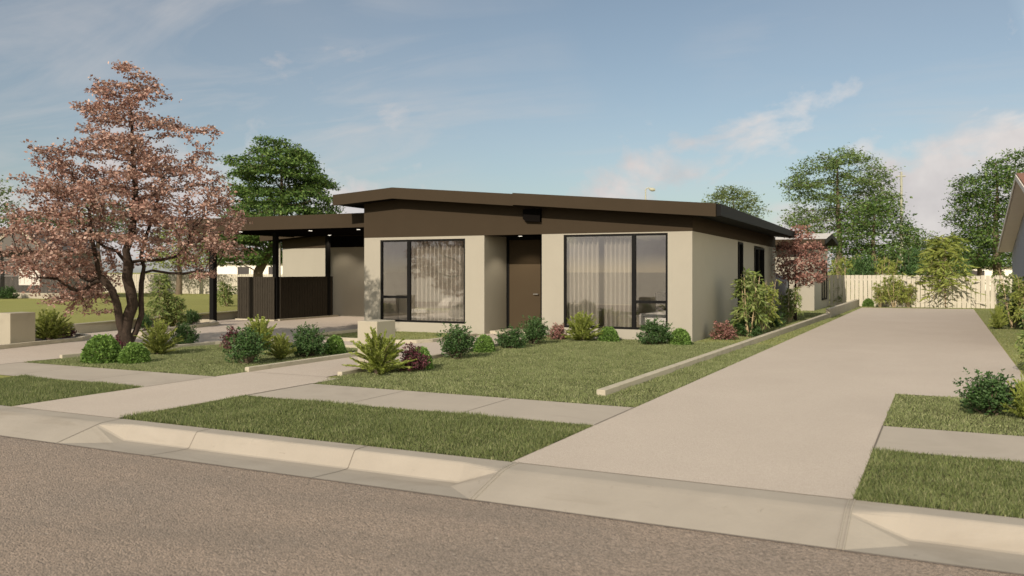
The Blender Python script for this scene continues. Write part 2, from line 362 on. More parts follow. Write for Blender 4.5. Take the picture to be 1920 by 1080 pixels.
# split lengths so each cast section has its own tone through the noise
sub = []
for (xa, sa), (xb, sb) in zip(secs[:-1], secs[1:]):
    m = 1
    for q in range(m):
        t = q/m; sub.append((xa+(xb-xa)*t, [(a[0]+(c[0]-a[0])*t, a[1]+(c[1]-a[1])*t) for a, c in zip(sa, sb)]))
sub.append(secs[-1]); secs = sub
for (x, s) in secs: kb.v += [(x, y, z) for y, z in s]
for i in range(len(secs)-1):
    for j in range(n-1):
        a, b_, c, d = i*n+j, (i+1)*n+j, (i+1)*n+j+1, i*n+j+1
        if secs[i][1] == LAY and secs[i+1][1] == FULL: kb.f += [(a, c, d), (a, b_, c)]
        elif secs[i][1] == FULL and secs[i+1][1] == LAY: kb.f += [(a, b_, d), (b_, c, d)]
        else: kb.f.append((a, b_, c, d))
tag(kb.build('kerb', M['kerb']), kind='structure')
kj = MB()
def secjoint(x, s, wd):
    for a, b in zip(s[:-1], s[1:]):
        kj.add([(x-wd/2, a[0], a[1]+.003), (x+wd/2, a[0], a[1]+.003), (x+wd/2, b[0], b[1]+.003), (x-wd/2, b[0], b[1]+.003)], [(0, 1, 2, 3)])
for x in (-5.0, -7.05, 1.9, 3.9): secjoint(x, FULL, .008)
secjoint(-8.43, LAY, .009)
kj.add([(-14, 6.022, -.128), (60, 6.022, -.128), (60, 6.034, -.1255), (-14, 6.034, -.1255)], [(0, 1, 2, 3)])
tag(kj.build('kerb_joints', M['groove']), kind='structure')
kr = MB()
for x in (-3.385, -.615):
    for off in (-.018, .018):
        kr.tube([(x+off, y, z+.002) for y, z in LAY], .007, 6)
tag(kr.build('kerb_joint_ridges', M['kerb']), kind='structure')

# ------------------------------------------------------------------ grass
def inpoly(px, py, poly):
    r = np.zeros(len(px), bool); n = len(poly); j = n-1
    for i in range(n):
        xi, yi = poly[i]; xj, yj = poly[j]
        c = ((yi > py) != (yj > py)) & (px < (xj-xi)*(py-yi)/(yj-yi+1e-12)+xi); r ^= c; j = i
    return r
M['thatch'] = surface('thatch', L3(.05, .055, .02), L3(.035, .04, .015), 5, 1, .5, 70, .05, fine=L3(.11, .09, .045), fscale=60, fstr=.6)
def grass(name, polys, dens, hgt, wid, z0=0.0, mat='grass'):
    if hgt > .033:
        for poly in polys: sheet('lawn_base', poly, .003, M['thatch'])
    Ps = []
    for poly in polys:
        xs = [p[0] for p in poly]; ys = [p[1] for p in poly]
        n = int((max(xs)-min(xs))*(max(ys)-min(ys))*dens)
        px = RNG.uniform(min(xs), max(xs), n); py = RNG.uniform(min(ys), max(ys), n); k = inpoly(px, py, poly)
        Ps.append(np.stack([px[k], py[k]], 1))
    P = np.concatenate(Ps); n = len(P)
    P = np.concatenate([P, np.full((n, 1), z0-.003)], 1)
    clump = .75+.35*np.sin(P[:, 0]*3.1+1.3*np.sin(P[:, 1]*2.3))*np.sin(P[:, 1]*2.7+1.1*np.sin(P[:, 0]*3.9))
    h = hgt*RNG.uniform(.5, 1.25, n)*clump.clip(.6, 1.2)
    a = RNG.uniform(0, 2*PI, n); lean = RNG.uniform(.05, .75, n)*h
    b = RNG.uniform(0, 2*PI, n)
    wv = np.stack([np.cos(b), np.sin(b), np.zeros(n)], 1)*(wid*RNG.uniform(.6, 1.3, n))[:, None]*.5
    V = np.empty((n, 3, 3)); V[:, 0] = P-wv; V[:, 1] = P+wv
    V[:, 2] = P+np.stack([np.cos(a)*lean, np.sin(a)*lean, h], 1)
    o = link(name, npmesh(name, V.reshape(-1, 3), np.arange(n*3).reshape(n, 3), M[mat]))
    tag(o, kind='stuff'); return o
def rect(a, b, c, d): return [(a, c), (b, c), (b, d), (a, d)]
g = grass('verge_grass', [rect(-8.49, -3.435, 6.856, 8.858), rect(-.607, 2.6, 6.856, 8.858), rect(-13.2, -10.425, 6.856, 8.858)], 7500, .055, .010, mat='verge')
tag(g, 'short mown grass strips between the kerb and the footpath', 'grass')
lawn_main = [(-8.47, 10.263), (-3.432, 10.263), (-3.432, 20.3), (-9.25, 20.3), (-9.1, 18.0), (-8.85, 16.4), (-8.7, 11)]
g = grass('lawn_grass', [lawn_main, [(-15.25, 10.263), (-10.43, 10.263), (-10.43, 10.94), (-10.53, 10.97), (-10.53, 15.33), (-14.5, 15.33), (-14.95, 14.9)], rect(-.607, 3.0, 10.263, 12.975)], 4600, .042, .012)
tag(g, 'short mown front lawn grass beside the paths', 'grass')
g = grass('side_grass', [rect(-5.37, -3.435, 20.3, 43.3), rect(-14.6, -10.95, 17.1, 20.25), rect(1.15, 3.2, 13, 43), rect(-3.45, 3.2, 43.35, 44.4)], 1300, .032, .016)
tag(g, 'mown grass beside the house and along the driveway', 'grass')
# neighbour lawn, raised behind a low wall
nl = MB(); nl.add([(-20.95, 9, .26), (-20.75, 15.4, .26), (-22.75, 24.5, .26), (-23.6, 44, .1), (-75, 60, .02), (-75, 9, .05)], [(0, 1, 2, 3, 4, 5)])
tag(nl.build('neighbour_lawn', M['ground']), kind='structure')

# ------------------------------------------------------------------ low walls, edgings, pillars
def strip(b, pts, wd, z0, hs_):
    n = len(pts); Ls = []; Rs = []
    for i in range(n):
        p = Vector(pts[i]); a = (p-Vector(pts[i-1])).normalized() if i else None; c = (Vector(pts[i+1])-p).normalized() if i < n-1 else None
        t = ((a or c)+(c or a)).normalized(); nn = Vector((-t.y, t.x)); k = 1/max(.4, nn.dot(Vector((-(c or a).y, (c or a).x))))
        Ls.append(p+nn*wd/2*k); Rs.append(p-nn*wd/2*k)
    h = hs_ if isinstance(hs_, list) else [hs_]*n
    vs = []
    for i in range(n): vs += [(Ls[i].x, Ls[i].y, z0), (Ls[i].x, Ls[i].y, h[i]), (Rs[i].x, Rs[i].y, h[i]), (Rs[i].x, Rs[i].y, z0)]
    fs = [(0, 1, 2, 3), tuple((n-1)*4+i for i in (3, 2, 1, 0))]
    for i in range(n-1):
        for a in range(4): fs.append((i*4+a, (i+1)*4+a, (i+1)*4+(a+1) % 4, i*4+(a+1) % 4))
    b.add(vs, fs)
def edging(name, pts, wd, h, label, cat='edging', group=None, z0=-.02):
    b = MB(); strip(b, pts, wd, z0, h); o = b.build(name, M['edging'], bevel=.008); return tag(o, label, cat, group)
EG = 'concrete edgings round the lawns'
edging('low_wall', [(-4.18, 11.03), (-3.98, 22), (-3.80, 33.1)], .13, [.085, .13, .17], 'long low concrete wall between the main lawn strip and the wide driveway', 'low wall')
edging('low_wall', [(-3.795, 33.12), (-3.70, 43.9)], .15, [.33, .36], 'taller short end of low wall beside the rear unit and fence', 'low wall')
edging('garden_edging', [(-10.47, 10.96), (-10.48, 15.3)], .09, .085, 'straight concrete edging between the shrub row and the entrance path', group=EG)
edging('garden_edging', [(-8.72, 11.2), (-8.80, 12.6), (-8.95, 16.6), (-9.12, 18.0), (-9.26, 20.2)], .09, .075, 'concrete edging between the main lawn and the path to the door', group=EG)
edging('garden_edging', [(-15.32, 11.05), (-15.12, 13.6), (-15.04, 14.7), (-14.9, 15.15), (-14.5, 15.36), (-10.7, 15.38)], .09, .075, 'concrete edging along the carport side of the lawn with the red tree', group=EG)
cv = [(-14.66, 20.2), (-14.66, 17.25), (-14.5, 16.98), (-14.2, 16.9), (-12.2, 16.88), (-11.5, 16.92), (-11.1, 17.12), (-10.92, 17.5), (-10.88, 18.2), (-10.87, 19.6)]
edging('garden_edging', cv, .10, .085, 'curved concrete edging of the small lawn under the bedroom window', group=EG)
edging('garden_edging', [(-17.9, 9.2), (-18.3, 11.9), (-18.72, 14.0), (-19.2, 14.6), (-20.1, 14.9)], .12, .10, 'concrete edging of the planting bed beside the far left pillar', group=EG)
edging('garden_edging', [(-20.1, 16.3), (-18.75, 15.85), (-19.55, 17.5), (-20.35, 20.0), (-21.6, 20.95), (-22.0, 20.7)], .12, .11, 'concrete edging of the bed round the front carport post', group=EG)
rw = MB(); strip(rw, [(-20.9, 9), (-20.82, 15.4), (-21.7, 18.6), (-22.35, 21.4), (-22.75, 24.5)], .14, -.05, .285)
tag(rw.build('retaining_wall', M['pillar'], bevel=.01), 'low rendered retaining wall along the neighbouring lawn on the left', 'retaining wall')
for b_, z_, pl in (('planting_bed', .02, [(-18.3, 11.9), (-18.72, 14.0), (-20.1, 14.9), (-20.85, 14.9), (-20.85, 9.2), (-17.9, 9.2)]), ('planting_bed', .03, [(-18.75, 15.9), (-19.55, 17.5), (-20.35, 20), (-21.6, 20.9), (-20.1, 16.3)])):
    sheet(b_, pl, z_, M['soil'])
pb = MB(); pb.box(-9.19, -8.775, 12.3, 12.86, -.02, .825)
tag(pb.build('letterbox_pillar', M['pillar'], bevel=.01), 'square rendered pillar beside the entrance path behind the yellow-green conifer', 'pillar')
pb = MB(); pb.box(-19.05, -18.55, 12.15, 12.75, -.02, .76)
tag(pb.build('letterbox_pillar', M['pillar'], bevel=.01), 'square rendered pillar at the far left edge in the planting bed', 'pillar')

# ------------------------------------------------------------------ main house
FY = 20.295
house = empty('house', (-10, FY, 0), 0, 'single-storey beige rendered house with brown fascia roof and two tall bedroom windows', 'house')
def H(mb, name, mat, parent=None, bevel=0, smooth=False, label=None):
    par = parent or house
    o = mb.build(name, mat, bevel=bevel, smooth=smooth)
    # meshes are written in world coordinates; shift into the parent chain
    base = Vector((0, 0, 0)); q = par
    while q: base += Vector(q.location); q = q.parent
    o.parent = par; o.location = -base
    if label: o['label'] = label
    return o
WT = 2.65
def shz(y, k=.0115): return -k*(y-FY)
# front wall, left block, around window 1
W1 = (-14.365, -11.59, .27, 2.575); W2 = (-8.70, -5.975, .26, 2.62)
def wallwin(x0, x1, W):
    b = MB(); a, c, d, e = W
    b.box(x0, a, FY, FY+.2, -.05, WT); b.box(c, x1, FY, FY+.2, -.05, WT); b.box(a, c, FY, FY+.2, -.05, d); b.box(a, c, FY, FY+.2, e, WT); return b
H(wallwin(-14.92, -11.0, W1), 'wall', M['wall'])
H(wallwin(-9.31, -5.376, W2), 'wall', M['wall'])
PY = 21.62   # porch back plane
b = MB(); b.box(-11.2, -11.0, FY+.2, PY, -.05, WT); H(b, 'wall', M['wall'], label='shaded porch side wall')
b = MB(); b.box(-9.31, -9.12, FY+.2, PY, -.05, WT); H(b, 'wall', M['wall'])
b = MB(); b.box(-11.2, -9.31, PY, PY+.15, 2.6, 3.2); H(b, 'wall', M['wall'])
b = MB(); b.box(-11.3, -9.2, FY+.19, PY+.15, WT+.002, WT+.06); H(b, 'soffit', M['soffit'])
b = MB(); b.box(-14.92, -14.72, FY+.2, 31.5, -.05, WT+.1); H(b, 'wall', M['wall'])
b = MB(); b.box(-14.92, -5.4, 31.5, 31.7, -.05, 2.6); H(b, 'wall', M['wall'])
# side wall with two narrow floor-length windows (follows the fall of the land)
s1 = (25.35, 25.95); s2 = (27.75, 29.3)
def sbox(b, y0, y1, z0, z1, x0=-5.575, x1=-5.376):
    a, c = shz(y0), shz(y1)
    b.add([(x0,y0,z0+a*(z0>.5)),(x1,y0,z0+a*(z0>.5)),(x1,y1,z0+c*(z0>.5)),(x0,y1,z0+c*(z0>.5)),(x0,y0,z1+a),(x1,y0,z1+a),(x1,y1,z1+c),(x0,y1,z1+c)],
          [(0,3,2,1),(4,5,6,7),(0,1,5,4),(1,2,6,5),(2,3,7,6),(3,0,4,7)])
b = MB(); sbox(b, FY+.2, s1[0], -.2, WT); sbox(b, s1[1], s2[0], -.2, WT); sbox(b, s2[1], 31.5, -.2, WT)
sbox(b, s1[0], s1[1], 2.62, WT); sbox(b, s2[0], s2[1], 2.58, WT); H(b, 'wall', M['wall'], label='shaded side wall facing the driveway')
b = MB(); sbox(b, FY, 31.5, WT+.002, 3.02, -5.56, -5.366); H(b, 'frieze', M['brown'])
# roof
xr, zr = AY(735, 372, 19.83); xl, zl = AY(624, 385.3, 19.83); xe, ze = AY(1342, 406, 19.80); xs_, zs_ = AY(961, 384, 19.80)
TH = .305
RB = 31.25
def roofprism(b, prof, y0, y1, t0, t1):
    n = len(prof); vs = []
    for y, t in ((y0, t0), (y1, t1)):
        k = -.0115*(y-19.8)*1.6
        vs += [(x, y, z+TH-t+k) for x, z in prof]+[(x, y, z+TH+k) for x, z in reversed(prof)]
    m = 2*n; fs = [tuple(range(m)), tuple(range(2*m-1, m-1, -1))]+[(i, (i+1) % m, (i+1) % m+m, i+m) for i in range(m)]
    b.add(vs, fs)
zsl = zr+(zs_-.02-zr)
roof = H(MB().box(-14.6, -6, 22, 30, 3.02, 3.06), 'roof', M['soffit'])
b = MB(); roofprism(b, [(xl, zl), (xr, zr), (xs_, zsl)], 19.88, RB, TH-.02, .2); H(b, 'roof_sheet', M['black'], roof)
b = MB(); roofprism(b, [(xs_, zs_), (xe, ze)], 19.86, RB, TH-.02, .2); H(b, 'roof_sheet', M['black'], roof)
b = MB(); roofprism(b, [(xl, zl), (xr, zr), (xs_-.003, zsl)], 19.83, 19.876, TH, TH); H(b, 'fascia', M['brown'], roof)
b = MB(); roofprism(b, [(xs_, zs_), (xe, ze)], 19.79, 19.856, TH, TH); H(b, 'fascia', M['brown'], roof)
b = MB()
for y0, y1 in ((19.87, RB),):
    k0, k1 = 0, -.0184*(RB-19.8)
    b.add([(xe, y0, ze+.02), (xe+.10, y0, ze+.02), (xe+.10, y1, ze+k1+.12), (xe, y1, ze+k1+.12), (xe, y0, ze+TH-.01), (xe+.10, y0, ze+TH-.01), (xe+.10, y1, ze+TH+k1), (xe, y1, ze+TH+k1)],
          [(0,3,2,1),(4,5,6,7),(0,1,5,4),(1,2,6,5),(2,3,7,6),(3,0,4,7)])
H(b, 'gutter', M['black'], roof)
# painted frieze across the front under the gable
b = MB(); prof = [(-14.925, WT), (-5.372, WT), (-5.372, ze+.02+.0845*.7), (xr, zr+.03), (-14.925, zl+.02+.06*.6)]
b.prism(prof, 'y', FY-.006, FY+.19); H(b, 'frieze', M['brown'])
b = MB(); b.prism([(-9.80, 3.3), (-9.80, 3.05), (-9.72, 2.985), (-9.31, 2.965), (-9.31, 3.3)], 'y', FY-.12, FY-.0065); H(b, 'step_shadow_block', M['soffit'])  # black chamfered block standing in for the shadow of the roof step
b = MB(); b.box(-14.925, -14.9, FY+.2, 26, WT+.1, 3.5); H(b, 'frieze', M['brown'])
# windows
def window(W, mull, trans, side, name='window'):
    a, c, d, e = W; y0, y1 = FY+.015, FY+.085; t = .055
    f = MB()
    f.box(a, c, y0, y1, e-t, e); f.box(a, c, y0, y1, d, d+t); f.box(a, a+t, y0, y1, d+t, e-t); f.box(c-t, c, y0, y1, d+t, e-t)
    f.box(mull-.05, mull+.05, y0, y1+.01, d+t, e-t)
    if side == 'l': f.box(a+t, mull-.05, y0+.002, y1, trans-.035, trans+.035)
    else: f.box(mull+.05, c-t, y0+.002, y1, trans-.035, trans+.035)
    win = H(f, name, M['black'])
    for (x0, x1, z0, z1) in (((a+t, mull-.05, d+t, trans-.035), (a+t, mull-.05, trans+.035, e-t), (mull+.05, c-t, d+t, e-t)) if side == 'l' else
                             ((mull+.05, c-t, d+t, trans-.035), (mull+.05, c-t, trans+.035, e-t), (a+t, mull-.05, d+t, e-t))):
        p = MB(); p.box(x0, x1, FY+.045, FY+.051, z0, z1); H(p, 'pane', M['glass'], win)
window(W1, -13.42, .965, 'l'); window(W2, -6.84, .945, 'r')
for (y0, y1), zt in ((s1, 2.60), (s2, 2.54)):
    f = MB(); z1 = zt+shz((y0+y1)/2)
    f.box(-5.47, -5.34, y0, y0+.06, -.05, z1); f.box(-5.47, -5.34, y1-.06, y1, -.05, z1); f.box(-5.47, -5.34, y0+.06, y1-.06, z1-.06, z1)
    if y1-y0 > 1: f.box(-5.47, -5.38, (y0+y1)/2-.04, (y0+y1)/2+.04, -.05, z1-.06)
    wn_ = H(f, 'window', M['black']); p = MB(); p.box(-5.43, -5.424, y0+.06, y1-.06, -.04, z1-.06); H(p, 'pane', M['glass'], wn_)
# front door in the porch
f = MB(); f.box(-11.0, -10.93, PY-.02, PY+.1, .0, WT); f.box(-9.40, -9.31, PY-.02, PY+.1, 0, WT); f.box(-10.93, -9.40, PY-.02, PY+.1, 2.56, WT)
dr = MB(); dr.box(-10.93, -9.97, PY+.02, PY+.07, .09, 2.56); door = H(dr, 'door', M['door'])
dp = MB(); dp.box(-9.93, -9.40, PY+.02, PY+.07, .09, 2.56); H(dp, 'door_side_panel', M['door'])
dg = MB(); dg.box(-9.97, -9.93, PY+.03, PY+.06, .09, 2.56); H(dg, 'door_mullion', M['black'])
H(f, 'door_frame', M['black'], door)
hd = MB(); hd.tube([(-10.02, PY+.02, 1.06), (-10.02, PY-.05, 1.06)], .012, 8); hd.tube([(-10.02, PY-.05, 1.06), (-10.16, PY-.05, 1.06)], .011, 8)
H(hd, 'handle', M['steel'], door)
b = MB(); b.box(-11.0, -9.31, FY+.3, PY+.2, 0, .085); H(b, 'doorstep', M['edging'])
# rooms behind the windows
def room(x0, x1, y1):
    b = MB(); y0 = FY+.2
    b.box(x0, x1, y1, y1+.1, 0, 2.6); b.box(x0, x0+.05, y0, y1, 0, 2.6); b.box(x1-.05, x1, y0, y1, 0, 2.6); H(b, 'interior_wall', M['interior'])
    b = MB(); b.box(x0, x1, y0, y1, 2.6, 2.64); H(b, 'ceiling', M['white'])
    b = MB(); b.box(x0, x1, y0, y1, .0, .06); H(b, 'floor', M['carpet'])
room(-14.7, -11.22, 24.2); room(-9.29, -5.6, 24.2)
def downlight(parent, x, y, z):
    d = MB(); d.tube([(x, y, z-.012), (x, y, z)], .065, 16)
    o = H(d, 'downlight', M['steel'], parent); d = MB(); d.tube([(x, y, z-.016), (x, y, z-.0121)], .045, 16); H(d, 'lens', M['lamp'], o)
downlight(house, -10.25, 20.95, WT)
for args in ():
    pass
# curtains
def curtain(x0, x1, y, label, n):
    b = MB(); N_ = 260; zt, zb = 2.55, .09; amp = .06
    ph = 0; vs = []; px = []
    for i in range(N_+1):
        t = i/N_; x = x0+(x1-x0)*t
        px.append((x, y+amp*math.sin(t*n*2*PI+.25*math.sin(t*17))))
    for (x, yy) in px: vs += [(x, yy, zb), (x, yy, zt)]
    b.add(vs, [(2*i, 2*i+2, 2*i+3, 2*i+1) for i in range(N_)])
    o = b.build('curtain', M['sheer'], smooth=True); return tag(o, label, 'curtain', 'sheer curtains behind the bedroom windows')
curtain(-13.50, -11.45, FY+.30, 'sheer pleated curtain beside the dark bedhead in the left window', 15)
curtain(-8.85, -7.85, FY+.30, 'left half of the sheer curtain in the right-hand window', 8)
curtain(-7.72, -6.88, FY+.30, 'right half of the sheer curtain in the right-hand window', 7)
# beds
def softbox(b, x0, x1, y0, y1, z0, z1): b.box(x0, x1, y0, y1, z0, z1)
def bed(x0, x1, y0, y1, hx, label, top=.58):
    e = empty('bed', ((x0+x1)/2, (y0+y1)/2, .06), 0, label, 'bed')
    def E(b, n_, m, bev=0):
        o = b.build(n_, m, bevel=bev); o.parent = e; o.location = -Vector(e.location)
        if bev: o.modifiers['bevel'].segments = 4
        return o
    b = MB(); b.box(x0+.05, x1-.05, y0+.05, y1-.05, .10, .32); E(b, 'bed_base', M['headboard'])
    b = MB(); b.box(x0, x1, y0, y1, .30, top); E(b, 'mattress', M['linen'], .06)
    b = MB()
    if hx[0] == 'y': b.box(x0-.25, x1+.2, y1+.02, y1+.12, .06, 1.12)
    else: b.box(x0-.12, x0-.02, y0-.1, y1+.1, .06, 1.12)
    E(b, 'headboard', M['headboard'], .03)
    return e
bed(-14.0, -12.0, 21.3, 23.0, ('y',), 'white bed with dark bedhead seen through the left window', .60)
bed(-6.95, -5.75, 21.0, 23.2, ('y',), 'white bed corner seen through the lower right-hand window pane', .62)
def pillow(x, y, z, rx, label):
    b = MB(); n = 14; vs = []; 
    for i in range(n+1):
        for j in range(n+1):
            a, c = i/n*2-1, j/n*2-1; t = .075*((1-a**4)*(1-c**4))**.6
            vs.append((a*.33, c*.22, t))
    m0 = len(vs); vs += [(p[0], p[1], -p[2]) for p in vs]
    fs = []
    for i in range(n):
        for j in range(n):
            a = i*(n+1)+j; fs += [(a, a+n+1, a+n+2, a+1), (m0+a, m0+a+1, m0+a+n+2, m0+a+n+1)]
    b.add(vs, fs); o = b.build('pillow', M['linen'], smooth=True); o.location = (x, y, z); o.rotation_euler = (rx, 0, 0)
    tag(o, label, 'pillow', 'pillows on the bed')
pillow(-13.5, 22.7, .75, .5, 'left white pillow against the dark bedhead'); pillow(-12.6, 22.7, .75, .5, 'right white pillow against the dark bedhead')
b = MB(); b.box(-14.62, -14.30, 21.6, 21.9, .07, .95); tag(b.build('wardrobe', M['white'], bevel=.01), 'pale narrow wardrobe inside the lower left of the left window', 'wardrobe')

# garage wall and wing behind the carport
b = MB(); b.box(-20.78, -14.92, 25.95, 26.15, -.05, 2.58); H(b, 'wall', M['wall'], label='beige wall at the back of the carport')
b = MB(); b.box(-20.78, -14.93, 25.9, 26.1, 2.582, 3.0); H(b, 'frieze', M['soffit'])
wing = empty('rear_wing', (-23, 29, 0), 0, 'beige rear wing with brown gable fascia beyond the carport screen', 'building')
def Wg(b, n_, m, bevel=0): o = b.build(n_, m, bevel=bevel); o.parent = wing; o.location = -Vector(wing.location); return o
b = MB(); b.box(-25.65, -20.79, 29.0, 29.2, -.05, 2.66); b.box(-25.65, -25.45, 29.2, 36, -.05, 2.66); Wg(b, 'wall', M['wall'])
b = MB(); b.prism([(-25.655, 2.663), (-20.79, 2.663), (-20.79, 3.5), (-25.655, 3.12)], 'y', 28.99, 29.19); Wg(b, 'frieze', M['brown'])
b = MB(); b.prism([(-26.3, 2.97), (-20.1, 3.40), (-20.1, 3.68), (-26.3, 3.25)], 'y', 28.30, 28.36); rf = Wg(b, 'roof', M['brown'])
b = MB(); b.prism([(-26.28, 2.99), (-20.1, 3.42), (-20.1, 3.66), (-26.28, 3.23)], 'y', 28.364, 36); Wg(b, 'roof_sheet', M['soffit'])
b = MB(); b.tube([(-25.75, 28.93, .0), (-25.75, 28.93, 2.9)], .045, 10); Wg(b, 'downpipe', M['wall'])

# ------------------------------------------------------------------ carport
cp = empty('carport', (-19, 22, 0), 0, 'flat-roofed brown carport on dark square posts left of the house', 'carport')
def Cp(b, n_, m, bevel=0, par=None):
    o = b.build(n_, m, bevel=bevel); o.parent = par or cp; o.location = -Vector(cp.location) if not par else (0, 0, 0); return o
b = MB(); b.box(-22.35, -14.93, 20.70, 20.76, 2.985, 3.405); rf = Cp(b, 'fascia', M['brown'])
b = MB(); b.box(-22.35, -22.29, 20.763, 25.85, 2.985, 3.40); Cp(b, 'fascia', M['brown'])
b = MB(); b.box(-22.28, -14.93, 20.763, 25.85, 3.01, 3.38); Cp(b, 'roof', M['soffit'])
for (u, v, wd, Yp) in ((396, 606, .17, None), (514, 602, .15, None), (612.5, 595, .14, None)):
    p = G(u, v); b = MB(); b.box(p.x-wd/2, p.x+wd/2, p.y, p.y+wd, .0, 3.008); Cp(b, 'post', M['black'], .006)
lights = [(-18.3, 22.0), (-16.4, 22.0), (-20.9, 21.6), (-18.3, 25.1), (-16.4, 25.1), (-20.0, 25.1)]
for x, y in lights:
    d = MB(); d.tube([(x, y, 2.997), (x, y, 3.009)], .075, 16); o = Cp(d, 'downlight', M['steel'])
    d = MB(); d.tube([(x, y, 2.992), (x, y, 2.9968)], .055, 16); Cp(d, 'lens', M['lamp'], par=o)
for x, y, z, e_ in ((-16.4, 25.1, 2.96, 55), (-18.3, 25.1, 2.96, 55), (-20.0, 25.1, 2.96, 40), (-10.25, 21.0, 2.6, 30)):
    ld = bpy.data.lights.new('downlight_beam', 'SPOT'); ld.energy = e_; ld.spot_size = math.radians(115); ld.spot_blend = .5; ld.color = (1, .88, .7); ld.shadow_soft_size = .05
    lo = bpy.data.objects.new('downlight_beam', ld); C.objects.link(lo); lo.location = (x, y, z)
scr = empty('screen', (-20.3, 22.5, 0), 0, 'waist-high dark vertical-board screen round the bins under the carport', 'screen')
def Sc(b, n_, m, bevel=0, label=None):
    o = b.build(n_, m, bevel=bevel); o.parent = scr; o.location = -Vector(scr.location)
    if label: o['label'] = label
    return o
b = MB(); x = -21.92; k = 0
while x < -20.36:
    b.box(x, x+.092, 22.50+random.uniform(0, .006), 22.525, .06, 1.5); x += .104
Sc(b, 'boards', M['screen'], 0, 'sunlit front boards')
b = MB(); y = 22.75
while y < 25.55:
    b.box(-20.245, -20.22, y, y+.125, .07, 1.5); y += .14
Sc(b, 'boards', M['screen'], 0, 'shaded side boards')
b = MB(); b.box(-20.30, -20.247, 22.6, 25.6, .07, 1.5); b.box(-21.9, -20.35, 22.527, 22.56, .07, 1.49); Sc(b, 'backing', M['black'])
b = MB(); b.box(-21.95, -20.20, 22.42, 22.62, 0, .055); b.box(-20.33, -20.13, 22.62, 25.8, 0, .065); Sc(b, 'plinth', M['edging'])

# ------------------------------------------------------------------ rear unit, tank
unit_ = empty('rear_unit', (-6, 38.6, 0), 0, 'small beige rear unit with pale metal roof at the far end of the driveway', 'building')
def Un(b, n_, m): o = b.build(n_, m); o.parent = unit_; o.location = -Vector(unit_.location); return o
b = MB(); b.box(-9.5, -4.97, 38.6, 43.2, -.05, 2.62); Un(b, 'wall', M['wall'])
y1, z1 = AX(1549, 448, -4.4); y2, z2 = AX(1561, 437.5, -4.4); y3, z3 = AX(1573, 455, -4.4)
b = MB(); b.prism([(y1, z1-.22), (y2, z2-.2), (y3, z3-.15), (y3, z3), (y2, z2), (y1, z1)], 'x', -9.8, -4.42); Un(b, 'roof', M['black'])
b = MB(); b.add([(-9.8, y1-.01, z1+.006), (-4.40, y1-.01, z1+.006), (-4.40, y2, z2+.006), (-9.8, y2, z2+.006)], [(0, 1, 2, 3)]); Un(b, 'roof_sheet', M['metalroof'])
b = MB(); b.box(-9.8, -4.45, y1-.05, y1-.012, z1-.24, z1); Un(b, 'fascia', M['brown'])
b = MB(); b.box(-9.5, -4.96, 38.59, 43.2, 2.622, 2.95); Un(b, 'frieze', M['brown'])
b = MB(); b.box(-4.968, -4.93, 41.0, 41.08, .38, 2.2); b.box(-4.968, -4.93, 42.75, 42.83, .38, 2.2); b.box(-4.968, -4.93, 41.08, 42.75, .38, .46); b.box(-4.968, -4.93, 41.08, 42.75, 2.12, 2.2)
b.box(-4.968, -4.935, 41.85, 41.93, .46, 2.12)
wo = Un(b, 'window', M['black'])
b = MB(); b.box(-4.96, -4.955, 41.08, 42.75, .46, 2.12); o = b.build('pane', M['glass']); o.parent = wo
px_, pz_ = AY(1452, 512, 33.6)
tk = MB(); n = 24; prof = [(.0, 1.62), (.10, 1.62), (.11, 1.56), (.30, 1.48), (.46, 1.36), (.50, 1.30), (.50, .05), (.48, 0)]
for i, (r, z) in enumerate(prof):
    for j in range(n): tk.v.append((px_+r*math.cos(2*PI*j/n), 33.6+r*math.sin(2*PI*j/n), z))
for i in range(len(prof)-1):
    for j in range(n): tk.f.append((i*n+j, i*n+(j+1) % n, (i+1)*n+(j+1) % n, (i+1)*n+j))
tag(tk.build('water_tank', M['tank'], smooth=True), 'dark grey round water tank between the house and the rear unit', 'tank')

# ------------------------------------------------------------------ fences
def fence(x0, x1, y, top, bot, label, wv=.19):
    e = empty('paling_fence', ((x0+x1)/2, y, 0), 0, label, 'fence')
    b = MB(); x = x0; i = 0
    while x < x1:
        h = top+random.uniform(-.006, .006); yo = random.uniform(0, .012)
        b.box(x, x+wv-.022, y+yo, y+.018+yo, bot, h); x += wv
    o = b.build('palings', M['paling']); o.parent = e; o.location = -Vector(e.location)
    b = MB()
    for z in (bot+.25, top-.25): b.box(x0, x1, y+.032, y+.08, z, z+.08)
    o = b.build('rail', M['paling']); o.parent = e; o.location = -Vector(e.location)
fence(-5.2, 12, 44.5, 1.5, -.02, 'pale timber paling fence across the end of the wide driveway')
fence(-75, -26.5, 45.2, 1.47, -.05, 'pale timber paling fence behind the neighbouring lawn on the left')
fence(-24.8, -9.6, 44.8, 1.5, -.05, 'paling fence section glimpsed behind the house and carport')

